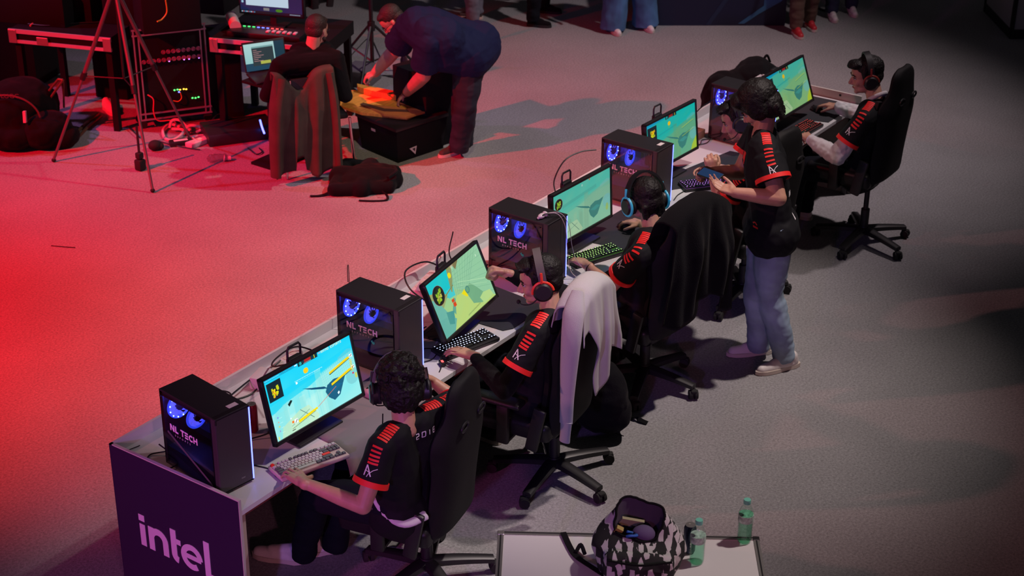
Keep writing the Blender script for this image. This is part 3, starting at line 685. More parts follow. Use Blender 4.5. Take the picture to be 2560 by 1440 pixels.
b = MB(); b.rbox((0, 0, .035), (.13, .07, .07), .01); o = b.build('plug_adapter', M['white_plastic'], smooth=True); o.location = (.90, -.12, DZ); o.rotation_euler = (0, 0, .3); tag(o, 'white power adapter among cables behind the nearest monitor', 'adapter')
b = MB(); b.rbox((0, 0, .03), (.11, .06, .06), .006); o = b.build('plug_adapter', mat('tan_box', (.45, .2, .14), .6), smooth=True); o.location = (5.20, -.20, DZ); tag(o, 'small tan adapter box left of the farthest computer', 'adapter')
def cable(label, pts, r=.0035, m=None, name='cable', cat='cable', k=7):
    b = MB(); b.tube(pts, r, n=7, k=k); o = b.build(name, m or M['cable'], smooth=True); return tag(o, label, cat)
z = DZ+.006
cable('black cable looped on the desk between end panel and nearest computer', [(.14, -.22, z+.02), (.10, -.16, z), (.05, -.20, z), (.045, -.30, z), (.10, -.33, z+.01), (.13, -.27, z+.03), (.125, -.20, z+.06)])
cable('thin pink lit cable along the back panel by the nearest computer', [(.13, -.06, z), (.05, -.05, z), (.03, -.12, z), (.06, -.25, z)], .0022, M['cable'])
cable('thick black cable running behind the nearest computer to the power strip', [(.22, -.24, z+.05), (.40, -.16, z), (.62, -.10, z), (.80, -.15, z), (.98, -.10, z+.03), (1.08, -.09, z+.045)], .0045)
cable('black cable coil between nearest computer and monitor', [(.28, -.26, z), (.45, -.24, z), (.62, -.18, z), (.70, -.10, z+.03), (.64, -.06, z+.05), (.58, -.12, z+.02), (.66, -.26, z), (.52, -.30, z), (.44, -.22, z+.01), (.60, -.15, z+.04), (.88, -.10, z+.05)], .0045)
cable('black cable hanging from the nearest monitor down to the computer side', [(.38, -.42, z), (.47, -.44, z), (.55, -.50, z+.02), (.62, -.56, z+.08)], .004)
cable('black keyboard cable in front of the nearest computer', [(.32, -.60, z-.003), (.34, -.70, z-.003), (.31, -.77, z-.002), (.36, -.81, z)], .003)
cable('black cables from the first monitor handle toward the second computer', [(.80, -.50, z+.30), (.86, -.25, z+.16), (1.05, -.10, z+.08), (1.22, -.08, z+.06), (1.30, -.20, z+.01)], .0045)
cable('thick black bent cable right of the nearest screen', [(1.02, -.50, z+.05), (1.14, -.42, z+.10), (1.22, -.40, z+.10), (1.27, -.43, z+.06), (1.20, -.50, z+.03), (1.04, -.56, z)], .008)
cable('thin black cable arching from the top of the second computer', [(1.42, -.27, z+.41), (1.50, -.20, z+.44), (1.60, -.12, z+.38), (1.64, -.08, z+.20), (1.60, -.08, z)], .0022)
cable('black looped cable on the power strip behind the second monitor', [(2.10, -.28, z), (2.06, -.16, z+.08), (2.16, -.05, z+.12), (2.34, -.06, z+.11), (2.40, -.16, z+.04), (2.30, -.20, z), (2.20, -.16, z)], .005)
cable('black cable left of the second monitor', [(1.53, -.50, z), (1.62, -.46, z), (1.74, -.48, z+.02), (1.80, -.52, z+.06)], .0035)
cable('second black cable left of the second monitor', [(1.53, -.44, z), (1.60, -.42, z), (1.72, -.40, z), (1.82, -.46, z+.04)], .0035)
cable('coiled black keyboard cable in front of the second computer', [(1.54, -.60, z), (1.60, -.54, z), (1.68, -.56, z), (1.70, -.62, z), (1.62, -.66, z), (1.55, -.64, z)], .0028)
cable('black cables behind the third computer', [(2.60, -.30, z+.06), (2.52, -.20, z+.02), (2.50, -.10, z+.10), (2.60, -.05, z+.20)], .004)
cable('black cable between the second monitor and third computer', [(2.28, -.32, z+.10), (2.42, -.30, z+.02), (2.54, -.28, z), (2.62, -.30, z)], .004)
cable('thin black cable arching above the desk left of the heart sticker computer', [(3.70, -.03, z+.04), (3.66, -.04, z+.16), (3.74, -.06, z+.27), (3.86, -.10, z+.30), (3.95, -.16, z+.30)], .0045)
cable('black cable arching left of the farthest computer', [(5.26, -.30, z+.30), (5.14, -.24, z+.24), (5.10, -.16, z+.12), (5.18, -.10, z+.04), (5.25, -.20, z+.03)], .004)
cable('crossed black cables on the white desk before the farthest computer', [(4.95, -.22, z), (5.08, -.28, z), (5.18, -.25, z), (5.24, -.30, z)], .003)
cable('second crossed black cable before the farthest computer', [(4.92, -.30, z), (5.04, -.24, z), (5.14, -.30, z), (5.26, -.28, z)], .003)
cable('black cable by the purple lit keyboard', [(4.16, -.62, z), (4.24, -.60, z), (4.32, -.60, z), (4.38, -.60, z)], .003)
o = cable('black cable with a red lit plug beside the white lit keyboard', [(1.53, -.77, z-.002), (1.57, -.75, z), (1.62, -.71, z+.01), (1.645, -.69, z+.012)], .003)
b = MB(); b.rbox((1.60, -.735, DZ+.012), (.025, .05, .02), .004, rot(0, 0, -.6)); o = b.build('usb_dongle', M['black_plastic'], smooth=True, loc=(1.60, -.735, DZ)); tag(o, 'small black dongle with a red light by the white lit keyboard', 'dongle')
b = MB(); b.box((0, 0, .0225), (.012, .02, .002), rot(0, 0, -.6)); b.build('indicator_light', M['led_red'], o)
# white cable ends on the third computer
pc3 = V((2.636+.0945, -.278-.2045, DZ+.4055))
wc = thing('earphones', 'white cable ends with thin wires hanging down the front of the third computer', 'cable', tuple(pc3))
b = MB(); b.ell((-.045, -.125, .016), (.03, .018, .014)); b.ell((-.02, -.13, .02), (.012, .018, .016)); b.ell((-.066, -.12, .010), (.014, .009, .008)); b.build('plug', M['white_plastic'], wc, True)
for k in (0, 1):
    b = MB(); b.tube([(-.02, -.13, .024), (.02+.02*k, -.19, .02), (.045+.035*k, -.225, -.06), (.055+.05*k, -.235, -.20), (.06+.07*k, -.26, -.33+.03*k), (.09+.09*k, -.32, -.385)], .0018, n=6); b.build('wire', M['cable_white'], wc, True)
b = MB(); b.tube([(-.065, -.13, .012), (-.05, -.14, .028), (-.02, -.15, .026), (-.01, -.16, .012)], .003, n=6); b.build('black_wire', M['cable'], wc, True)
b = MB(); b.rbox((0, 0, .01), (.05, .018, .018), .005); o = b.build('game_controller_dongle', M['white_plastic'], smooth=True); o.location = (5.238+.12, -.262-.29, DZ+.4055); tag(o, 'small white cable end on top of the farthest computer', 'adapter')
# ================================================================ gaming chairs
def gaming_chair(loc, yaw, base_rot, label, tilt=10, zs=.0, body_off=(0, 0), slots=True, arm=True, hs=.93):
    """origin on the floor under the gas lift, seat faces local +y"""
    o = thing('gaming_chair', label, 'chair', (loc[0], loc[1], 0), yaw)
    hub = MB(); hub.cyl((0, 0, .075), (0, 0, .135), .045, .035, n=20); hub.build('base_hub', M['black_plastic'], o, True)
    for k in range(5):
        t = base_rot - yaw + 2*PI*k/5; c, s = math.cos(t), math.sin(t); R = rot(0, 0, t)
        g = MB(); vs = []
        for q in range(7):
            u = q/6; r = .03+.30*u; w_ = .032-.008*u; z1 = .128-.035*u**1.5; h = .040-.012*u
            for dy, dz in ((-w_, -h), (w_, -h), (w_, -h*.2), (w_*.6, 0), (-w_*.6, 0), (-w_, -h*.2)): vs.append(R @ V((r, dy, z1+dz)))
        fs = [(i*6+j, i*6+(j+1) % 6, (i+1)*6+(j+1) % 6, (i+1)*6+j) for i in range(6) for j in range(6)] + [tuple(range(5, -1, -1)), tuple(range(36, 42))]
        g._faces(vs, fs); lg = g.build('base_leg', M['black_plastic'], o, True)
        w1 = MB(); t2 = t + random.uniform(-1.2, 1.2); d = V((math.cos(t2), math.sin(t2), 0)); n_ = V((-d.y, d.x, 0)); cc = V((c*.325, s*.325, .030))+d*.012
        for sg in (-1, 1): w1.cyl(cc+n_*sg*.007, cc+n_*sg*.026, .030, .028, n=20)
        w1.cyl(cc-n_*.01, cc+n_*.01, .012, n=10); w1.cyl((c*.325, s*.325, .05), (c*.325, s*.325, .075), .009, n=8); w1.rbox(cc+V((0, 0, .022)), (.05, .036, .022), .008, rot(0, 0, t2))
        w1.build('caster', M['rubber'], lg, True)
    g = MB(); g.cyl((0, 0, .12), (0, 0, .26), .030, n=20); g.cyl((0, 0, .26), (0, 0, .40+zs), .018, n=16); g.build('gas_lift', M['black_plastic'], o, True)
    bx, by = body_off
    g = MB(); g.rbox((bx, by, .40+zs), (.22, .26, .05), .01); g.cyl((bx+.10, by+.02, .39+zs), (bx+.30, by+.03, .40+zs), .007, n=8); g.rbox((bx+.31, by+.03, .40+zs), (.06, .03, .012), .005); g.build('seat_mechanism', M['black_plastic'], o, True)
    # seat cushion with raised side bolsters
    g = MB(); g.rbox((bx, by+.02, .475+zs), (.40, .50, .10), .035, seg=4)
    for s in (-1, 1): g.rbox((bx+s*.215, by+.02, .49+zs), (.09, .48, .12), .035, rot(0, s*.25, 0), seg=4)
    g.build('seat', M['pu'], o, True)
    # backrest shell: outline swept with wings, built as a shaped grid
    T = Matrix.Translation((bx, by-.235, .46+zs)) @ Matrix.Rotation(math.radians(tilt), 4, 'X')
    prof = [(0, .21), (.06, .235), (.18, .235), (.32, .225), (.42, .235), (.50, .262), (.57, .268), (.63, .235), (.69, .185), (.76, .165), (.82, .155), (.855, .12), (.872, .06)]
    prof = [(z*hs, q) for z, q in prof]; NX = 14; g = MB(); vs = []; Hn = len(prof)
    for side in (0, 1):
        for z, hw in prof:
            for i in range(NX+1):
                q = -1+2*i/NX; e = (1-abs(q)**5); th = (.052 if z < .66*hs else .042)*(e**.5 if e > 0 else 0)*(1 if z < .84*hs else .6)
                wing = .055*abs(q)**3*(1 if .1 < z < .62 else .35)
                y = wing - .018*math.sin(z*4.2) + (th if side else -th*.75)
                vs.append(T @ V((q*hw, y, z)))
    n1 = Hn*(NX+1); fs = []
    for sd in (0, 1):
        for j in range(Hn-1):
            for i in range(NX):
                a_ = sd*n1+j*(NX+1)+i; fs.append((a_, a_+1, a_+NX+2, a_+NX+1))
    per = [(0, i) for i in range(NX+1)]+[(j, NX) for j in range(1, Hn)]+[(Hn-1, i) for i in range(NX-1, -1, -1)]+[(j, 0) for j in range(Hn-2, 0, -1)]
    for k in range(len(per)):
        (j1, i1), (j2, i2) = per[k], per[(k+1) % len(per)]; a_, b_ = j1*(NX+1)+i1, j2*(NX+1)+i2; fs.append((a_, b_, b_+n1, a_+n1))
    g._faces(vs, fs); bk = g.build('backrest', M['chair_fabric'], o, 2)
    md = bk.modifiers.new('sub', 'SUBSURF'); md.levels = 1; md.render_levels = 1
    for s in (-1, 1):
        g = MB(); g.strap([T @ V((s*.19, .075, .10)), T @ V((s*.185, .068, .30)), T @ V((s*.215, .07, .48)), T @ V((s*.20, .065, .60))], .05, .03, side=(1, .3*s, 0)); g.build('side_bolster', M['pu'], bk, True)
    if slots:
        for s in (-1, 1):
            g = MB(); P = [(s*.095+.036*math.cos(t), .645*hs+.020*math.sin(t)) for t in np.linspace(0, 2*PI, 20)]
            g.tube([T @ V((a_, -.052, b_)) for a_, b_ in P], .0065, n=6, smooth=False); g.build('belt_slot', M['black_plastic'], bk, True)
    g = MB(); g.ell(T @ V((0, .085, .14)), (.17, .05, .10)); g.build('lumbar_cushion', M['pu'], o, True)
    for s in (-1, 1):
        g = MB(); g.rbox((bx+s*.285, by-.16, .53+zs), (.03, .07, .26), .012, rot(.2)); g.build('recline_bracket', M['black_plastic'], o, True)
        if arm:
            g = MB(); g.rbox((bx+s*.30, by+.02, .53+zs), (.035, .07, .24), .012); g.rbox((bx+s*.24, by+.02, .42+zs), (.14, .06, .02), .008); ar = g.build('armrest', M['black_plastic'], o, True)
            g = MB(); g.rbox((bx+s*.305, by+.04, .665+zs), (.09, .27, .03), .014, seg=3); g.build('armrest_pad', M['pu'], ar, True)
    return o, T

# ================================================================ people
class Blob:
    def __init__(s): s.mb = MB()
    def cap(s, a, b, r0, r1=None, n=14):
        """round-ended tapered limb"""
        r1 = r0 if r1 is None else r1; a, b = V(a), V(b); x, y, d = frame(b-a) if (b-a).length > 1e-6 else frame((0, 0, 1)); vs = []; rings = []
        for k in range(5): t = PI/2*k/4; rings.append((a - d*r0*math.cos(t), r0*math.sin(t)))
        for k in range(5): t = PI/2*(4-k)/4; rings.append((b + d*r1*math.cos(t), r1*math.sin(t)))
        for p, r in rings:
            r = max(r, 1e-4)
            for i in range(n): t = 2*PI*i/n; vs.append(p+(x*math.cos(t)+y*math.sin(t))*r)
        m = len(rings); fs = [(i*n+j, i*n+(j+1) % n, (i+1)*n+(j+1) % n, (i+1)*n+j) for i in range(m-1) for j in range(n)] + [tuple(range(n-1, -1, -1)), tuple(range((m-1)*n, m*n))]
        s.mb._faces(vs, fs); return s
    def chain(s, pts, rs):
        for i in range(len(pts)-1): s.cap(pts[i], pts[i+1], rs[i], rs[i+1])
        return s
    def cone(s, a, b, r0, r1): s.mb.cyl(a, b, r0, r1, n=22); return s
    def ell(s, c, r, R=None): s.mb.ell(c, r, R, 20, 14); return s
    def build(s, name, m, parent, voxel=.006, smooth=6, fold=0.0, fs=9.0, stretch=(1, 1, 1), fac=.5, cut=None):
        bmesh.ops.recalc_face_normals(s.mb.bm, faces=s.mb.bm.faces)
        me = bpy.data.meshes.new(name); s.mb.bm.to_mesh(me); s.mb.bm.free()
        o = bpy.data.objects.new(name, me); COL.objects.link(o)
        md = o.modifiers.new('r', 'REMESH'); md.mode = 'VOXEL'; md.voxel_size = voxel
        sm = o.modifiers.new('s', 'SMOOTH'); sm.factor = fac; sm.iterations = smooth
        dg = bpy.context.evaluated_depsgraph_get(); me2 = bpy.data.meshes.new_from_object(o.evaluated_get(dg)); o.modifiers.clear(); o.data = me2; bpy.data.meshes.remove(me)
        me2.name = name; n = len(me2.vertices)
        if fold:
            co = np.empty(n*3, np.float32); me2.vertices.foreach_get('co', co); no = np.empty(n*3, np.float32); me2.vertices.foreach_get('normal', no)
            co = co.reshape(-1, 3); no = no.reshape(-1, 3); st = stretch
            d = np.array([noise.noise((float(c[0])*fs*st[0], float(c[1])*fs*st[1], float(c[2])*fs*st[2])) + .5*noise.noise((float(c[0])*fs*2.3*st[0]+5, float(c[1])*fs*2.3*st[1], float(c[2])*fs*2.3*st[2])) for c in co])
            co += no*(d[:, None]*fold); me2.vertices.foreach_set('co', co.ravel().astype(np.float32)); me2.update()
        me2.materials.clear(); me2.materials.append(m); me2.polygons.foreach_set('use_smooth', [True]*len(me2.polygons))
        if parent:
            me2.transform(wmat(parent).inverted()); o.parent = parent
        return o
def basis(f, u=(0, 0, 1)):
    """matrix with columns right, forward, up"""
    f = V(f).normalized(); u = V(u); r = f.cross(u).normalized(); u = r.cross(f)
    return Matrix((r, f, u)).transposed()
FINGER = [(-.032, .072, .0075, 1.0), (-.011, .080, .0080, 1.12), (.010, .076, .0078, 1.05), (.030, .066, .0070, .85)]
def hand(B, wrist, fdir, palm_n, side, curl=(.35, .5, .4), spread=.05, thumb=(.6, .5), sc=1.0, point=None, wr=.026):
    """side=+1: thumb on the local -x edge. local x across, y fingers, z back of the hand"""
    y = V(fdir).normalized(); z = -V(palm_n); z = (z-y*z.dot(y)).normalized(); x = y.cross(z)
    def L(a, b, c): return V(wrist)+(x*a*side*sc+y*b*sc+z*c*sc)
    for q in (-.028, -.010, .010, .026): B.cap(L(q*.6, .012, 0), L(q, .072, .002), .0155*sc, .0125*sc)
    B.ell(L(-.018, .032, -.008), (.018*sc, .018*sc, .016*sc)); B.cap(L(0, -.02, 0), L(0, .02, 0), wr*sc, .024*sc)
    for k, (fx, fy, fr, fl) in enumerate(FINGER):
        p = L(fx, fy+.006, .002); a = 0; c = curl
        if point is not None and k == 0: c = (point, point, point)
        sp = fx*spread*12
        for j, (ln, cc) in enumerate(zip((.043, .027, .021), c)):
            a += cc; d = (y*math.cos(a) - z*math.sin(a) + x*side*sp*math.cos(a)*.5).normalized()
            q = p+d*ln*fl*sc; B.cap(p, q, (fr*1.12-j*.0006)*sc, (fr*1.08-(j+1)*.0007)*sc, n=10); p = q
    t0, t1 = thumb; p = L(-.030, .022, -.006)
    d = (-x*side*math.cos(t0)*.9 + y*math.sin(t0)+y*.35 - z*.35).normalized(); q = p+d*.036*sc; B.cap(p, q, .013*sc, .0105*sc, n=10)
    d2 = (d + (y*.6 - z*t1 + x*side*t1*.7)*.8).normalized(); q2 = q+d2*.030*sc; B.cap(q, q2, .0108*sc, .0095*sc, n=10); d3 = (d2+(x*side*t1*.6)).normalized(); B.cap(q2, q2+d3*.020*sc, .0095*sc, .0080*sc, n=10)
def head_shape(B, c, Rm, sc=1.0, fat=1.0):
    def L(a, b, d): return V(c)+Rm @ (V((a, b, d))*sc)
    def E(p, r): B.ell(L(*p), [k*sc for k in r], Rm)
    E((0, -.012, .035), (.074, .094, .082)); E((0, .030, .030), (.064, .062, .066)); E((0, .034, -.022), (.060*fat, .056, .066)); E((0, .032, -.066), (.050*fat, .052, .040)); E((0, .068, -.090), (.020, .018, .016))
    for s in (-1, 1):
        E((s*.030, .064, -.028), (.024, .024, .022)); E((s*.026, .078, .020), (.022, .010, .007)); E((s*.040*fat, .030, -.070), (.018, .036, .022))
        E((s*.077, -.006, -.012), (.008, .016, .029)); E((s*.011, .094, -.034), (.009, .010, .008))
    B.cap(L(0, .082, .014), L(0, .106, -.026), .008*sc, .0125*sc)
    B.cap(L(-.019, .080, -.0555), L(.019, .080, -.0555), .0065*sc); B.cap(L(-.015, .080, -.067), L(.015, .080, -.067), .0072*sc)
def face_parts(o, c, Rm, sc=1.0, glasses=False, beard=False):
    def L(a, b, d): return V(c)+Rm @ (V((a, b, d))*sc)
    for s in (-1, 1):
        g = MB(); g.ell(L(s*.029, .0765, .004), (.012*sc, .008*sc, .0062*sc), Rm); e = g.build('eye', M['eye'], o, True, world=True)
        g = MB(); g.ell(L(s*.029+.001, .0835, .003), (.0055*sc, .003*sc, .0055*sc), Rm); g.build('iris', M['iris'], e, True, world=True)
        g = MB(); g.tube([L(s*.013, .091, .024), L(s*.030, .090, .029), L(s*.047, .080, .023)], .0038*sc, n=6); g.build('eyebrow', M['brow'], o, True, world=True)
        g = MB(); g.tube([L(s*.017, .0855, .010), L(s*.029, .088, .0125), L(s*.042, .080, .008)], .0022*sc, n=5); g.build('eyelid', M['brow'], o, True, world=True)
    g = MB(); g.tube([L(-.021, .0845, -.060), L(0, .0895, -.0605), L(.021, .0845, -.060)], .0045*sc, n=6, flat=.6); g.build('lips', M['lip'], o, True, world=True)
    if glasses:
        q = thing('glasses', glasses, 'glasses', tuple(c))
        for s in (-1, 1):
            g = MB(); g.tube([L(s*.031+.021*math.cos(t), .098-.006*abs(math.cos(t)), .004+.017*math.sin(t)) for t in np.linspace(0, 2*PI, 19)], .0018*sc, n=5, smooth=False); g.build('rim', M['black_plastic'], q, True, world=True)
            g = MB(); g.tube([L(s*.052, .092, .008), L(s*.074, .05, .008), L(s*.080, -.005, .004)], .002*sc, n=5); g.build('temple', M['black_plastic'], q, True, world=True)
        g = MB(); g.tube([L(-.010, .100, .006), L(0, .104, .010), L(.010, .100, .006)], .0018*sc, n=5); g.build('bridge', M['black_plastic'], q, True, world=True)
def hair_blob(o, c, Rm, style, m, sc=1.0, seed=1):
    rng = random.Random(seed); B = Blob()
    def L(a, b, d): return V(c)+Rm @ (V((a, b, d))*sc)
    def E(p, r): B.ell(L(*p), [k*sc for k in r], Rm)
    if style == 'curly':
        E((0, -.022, .052), (.088, .100, .086)); E((0, -.048, -.010), (.084, .072, .088)); E((0, .045, .092), (.070, .052, .040))
        for k in range(170):
            t = rng.random()*2*PI; p = math.acos(rng.uniform(-.45, 1)); d = V((math.sin(p)*math.cos(t), math.sin(p)*math.sin(t), math.cos(p)))
            if d.y > .35 and d.z < .35: continue
            if d.y > -.15 and d.z < .05: continue
            q = (d.x*.083, -.022+d.y*.095, .048+d.z*.084); r = rng.uniform(.010, .019); E(q, (r, r, r))
    elif style == 'short':
        E((0, -.022, .046), (.080, .094, .084)); E((0, -.046, .000), (.074, .062, .070)); E((0, .040, .090), (.062, .052, .030))
        for s in (-1, 1): E((s*.066, .010, .030), (.014, .030, .045))
        for k in range(60):
            t = rng.random()*2*PI; d = V((math.cos(t)*.7, .35+rng.random()*.4, .6)); q = V((d.x*.07, .02+d.y*.075, .085+rng.uniform(-.01, .012)))
            B.cap(L(*q), L(q.x+rng.uniform(-.012, .012), q.y+.022, q.z+rng.uniform(-.008, .010)), .008*sc, .003*sc, n=8)
    elif style == 'thick':
        E((0, -.020, .052), (.092, .106, .090)); E((0, -.050, -.005), (.084, .070, .084)); E((0, .055, .080), (.070, .050, .042))
        for s in (-1, 1): E((s*.078, -.006, .012), (.018, .05, .06))
        for k in range(60):
            x = rng.uniform(-.07, .07); B.cap(L(x, -.085+rng.uniform(-.01, .01), -.03), L(x*1.0, -.078+rng.uniform(-.01, .01), -.085-rng.random()*.02), .013*sc, .004*sc, n=8)
    elif style == 'crop':
        E((0, -.018, .046), (.0775, .092, .080)); E((0, -.042, .005), (.073, .060, .066)); E((0, .030, .085), (.060, .052, .026))
    elif style == 'swept':
        E((0, -.020, .052), (.084, .098, .084)); E((0, -.046, .004), (.078, .064, .070)); E((0, .060, .088), (.062, .052, .030)); E((.0, .095, .082), (.045, .022, .012))
        for s in (-1, 1): E((s*.072, .012, .030), (.014, .032, .045))
    fold = {'curly': .007, 'crop': .001}.get(style, .0035)
    h = B.build('hair', m, o, .005, 1, fold, 60 if style == 'curly' else 34); return h
def headset(label, c, Rm, sc, cup, band, accent, mic=True, side=-1):
    def L(a, b, d): return V(c)+Rm @ (V((a, b, d))*sc)
    o = thing('headset', label, 'headset', tuple(c))
    g = MB(); g.strap([L(math.sin(t)*.108, -.012, .012+math.cos(t)*.135) for t in np.linspace(-1.45, 1.45, 15)], .036*sc, .011*sc, side=Rm @ V((0, 1, 0)), k=2); hb = g.build('headband', band, o, True, world=True)
    for s in (-1, 1):
        x = Rm @ V((s, 0, 0)); p = L(s*.090, -.004, -.014)
        g = MB(); g.cyl(p, p+x*.022*sc, .042*sc, .046*sc, n=26); g.cyl(p+x*.022*sc, p+x*.034*sc, .046*sc, .034*sc, n=26); e = g.build('ear_cup', cup if accent is not M['cyan_cup'] else M['black_plastic'], o, True, world=True)
        g = MB(); g.tube([p+x*.020*sc+(Rm @ V((0, math.cos(t)*.047, math.sin(t)*.047)))*sc for t in (np.linspace(0, PI, 13) if accent is not M['cyan_cup'] else np.linspace(0, 2*PI, 25))], .0065*sc, n=8, smooth=False); g.build('cup_ring', accent, e, True, world=True)
        g = MB(); g.cyl(p-x*.012*sc, p+x*.002, .044*sc, n=24); g.build('ear_cushion', M['rubber'], o, True, world=True)
        g = MB(); g.tube([L(s*.108, -.012, .075), L(s*.112, -.008, .040), L(s*.110, -.004, .022)], .006*sc, n=8); g.build('fork', accent, o, True, world=True)
    if mic:
        g = MB(); g.tube([L(side*.104, .01, -.03), L(side*.098, .055, -.062), L(side*.070, .095, -.070), L(side*.040, .112, -.068)], .0028*sc, n=6); mm = g.build('microphone_arm', M['black_plastic'], o, True, world=True)
        g = MB(); g.ell(L(side*.030, .114, -.067), (.012*sc, .010*sc, .010*sc), Rm); g.build('microphone', M['rubber'], mm, True, world=True)
    return o
def shoe(o, heel, toe, m, sole, z=0.0, h=.085, up=None, size=1.0):
    a, b = V(heel), V(toe); a.z = b.z = z; d = (b-a).normalized(); c = V((-d.y, d.x, 0)); L = (b-a).length
    def P(u, s, zz): return a+d*u*L+c*s+V((0, 0, zz))
    B = Blob(); B.cap(P(.16, 0, .045), P(.18, 0, h-.01), .036, .034); B.cap(P(.16, 0, .036), P(.55, 0, .036), .034, .036); B.cap(P(.55, 0, .034), P(.86, 0, .030), .038, .030); B.cap(P(.25, 0, h-.012), P(.60, 0, .050), .030, .030)
    s = B.build('shoe', m, o, .005, 4, .0015, 30)
    g = MB(); P2 = [(.02, .020), (.0, .0), (.02, -.020), (.14, -.036), (.35, -.034), (.6, -.044), (.82, -.040), (.96, -.022), (1.0, 0), (.96, .022), (.82, .040), (.6, .044), (.35, .034), (.14, .036)]
    vs = [P(u, q, .003) for u, q in P2]+[P(u, q*.95, .026) for u, q in P2]; n = len(P2)
    g._faces(vs, [tuple(range(n-1, -1, -1)), tuple(range(n, 2*n))]+[(i, (i+1) % n, n+(i+1) % n, n+i) for i in range(n)]); g.build('sole', sole, s, True, world=True)
    g = MB()
    for k in range(4): u = .38+.07*k; g.tube([P(u, -.022, .070-.006*k), P(u+.02, 0, .079-.008*k), P(u, .022, .070-.006*k)], .0032, n=5)
    g.build('laces', m, s, True, world=True)
    return s
def bvh(o):
    bm = bmesh.new(); bm.from_mesh(o.data); bm.transform(wmat(o)); t = BVHTree.FromBMesh(bm); bm.free(); return t
def decal(o, tree, rects, c, ux, uy, n, m, name='print', off=.0022, reach=.15, step=.012):
    """rects: list of 4-corner quads in the ux, uy plane, laid onto the cloth from outside along n"""
    ux, uy, n = V(ux).normalized(), V(uy).normalized(), V(n).normalized(); g = MB(); hits = 0
    for quad in rects:
        q = [V((a, b)) for a, b in quad]; e1 = max((q[1]-q[0]).length, (q[2]-q[3]).length); e2 = max((q[3]-q[0]).length, (q[2]-q[1]).length)
        nu, nv = max(1, int(e1/step)), max(1, int(e2/step)); pts = []
        for j in range(nv+1):
            for i in range(nu+1):
                a_ = q[0].lerp(q[1], i/nu).lerp(q[3].lerp(q[2], i/nu), j/nv)
                p = V(c)+ux*a_.x+uy*a_.y+n*reach; h = tree.ray_cast(p, -n, reach*2.2)
                pts.append(h[0]+n*off if h[0] else None)
        for j in range(nv):
            for i in range(nu):
                f = [pts[j*(nu+1)+i], pts[j*(nu+1)+i+1], pts[(j+1)*(nu+1)+i+1], pts[(j+1)*(nu+1)+i]]
                if None in f: continue
                if max((f[k]-f[(k+1) % 4]).length for k in range(4)) > step*3.5: continue
                g._faces(f, [(0, 1, 2, 3)]); hits += 1
    bmesh.ops.remove_doubles(g.bm, verts=g.bm.verts, dist=.0002)
    return g.build(name, m, o, True, world=True)
def stroke_quads(pts, w_):
    out = []
    for (x0, y0), (x1, y1) in zip(pts[:-1], pts[1:]):
        d = V((x1-x0, y1-y0)); d.normalize(); n = V((-d.y, d.x))*w_/2
        out.append([(x0-n.x, y0-n.y), (x1-n.x, y1-n.y), (x1+n.x, y1+n.y), (x0+n.x, y0+n.y)])
    return out
def jersey_marks(o, sh, collar, shoulder, cuff, n, flip=1, logo=True):
    """red bars from collar over the shoulder and down the sleeve, then a pale mark"""
    tree = bvh(sh); collar, shoulder, cuff, n = V(collar), V(shoulder), V(cuff), V(n).normalized()
    P = catmull([collar, shoulder, shoulder.lerp(cuff, .55), cuff], 14); D = [0]
    for i in range(1, len(P)): D.append(D[-1]+(P[i]-P[i-1]).length)
    T = D[-1]
    def pt(s):
        for i in range(1, len(P)):
            if D[i] >= s: return P[i-1].lerp(P[i], (s-D[i-1])/max(1e-6, D[i]-D[i-1])), (P[min(i+1, len(P)-1)]-P[i-1]).normalized()
        return P[-1], (P[-1]-P[-2]).normalized()
    def bars(s0, k, pitch, w_, th, nm):
        quads = []
        for j in range(k):
            c, d = pt(s0+j*pitch); ac = d.cross(n).normalized(); nn = (n - d*n.dot(d)).normalized()
            r = decal(o if False else sh, tree, [[(-w_/2, -th/2), (w_/2, -th/2), (w_/2, th/2), (-w_/2, th/2)]], c, ac, d, nn, M['red_print'], nm, step=.01)
    bars(T*.10, 7, T*.048, .052, T*.036, 'red_bar'); bars(T*.50, 5, T*.055, .050, T*.032, 'red_bar')
    if logo:
        c, d = pt(T*.86); ac = d.cross(n).normalized()*flip; nn = (n-d*n.dot(d)).normalized()
        Q = stroke_quads([(-.030, -.020), (-.012, -.008), (.004, .012), (.008, .026)], .0032)+stroke_quads([(-.010, .020), (.020, -.026), (.022, .022)], .0055)+stroke_quads([(.002, .004), (.020, -.002)], .003)
        decal(sh, tree, Q, c, ac, d, nn, M['white_print'], 'sleeve_mark', step=.006)
def torso_prims(B, J, pad, k=1.0, belly=0.0):
    pc = (J['hipL']+J['hipR'])/2; nk = J['neck']; ax = (J['hipR']-J['hipL']).normalized(); sx = (J['shR']-J['shL']).normalized(); ch = pc.lerp(nk, .66); md = pc.lerp(nk, .35); f = J['front']
    for s in (-1, 1):
        B.cap(pc+ax*s*.075*k, md+ax*s*.070*k+f*belly*.5, (.105+pad)*k, (.095+pad)*k+belly*.3); B.cap(md+ax*s*.070*k+f*belly*.5, ch+sx*s*.085*k, (.095+pad)*k+belly*.3, (.105+pad)*k)
        B.cap(ch+sx*s*.085*k, nk.lerp(ch, .35)+sx*s*.08*k, (.105+pad)*k, (.075+pad)*k)
    if belly: B.ell(md+f*(belly*1.0), (.15+belly*.5, .15+belly*.5, .16+belly*.3))
    B.cap(J['shL'], J['shR'], (.058+pad)*k, (.058+pad)*k); B.cap(nk-V((0, 0, .02)), J['shL'], (.045+pad*.6)*k, (.055+pad)*k); B.cap(nk-V((0, 0, .02)), J['shR'], (.045+pad*.6)*k, (.055+pad)*k)
    B.cap(pc-ax*.09*k, pc+ax*.09*k, (.115+pad)*k, (.115+pad)*k)
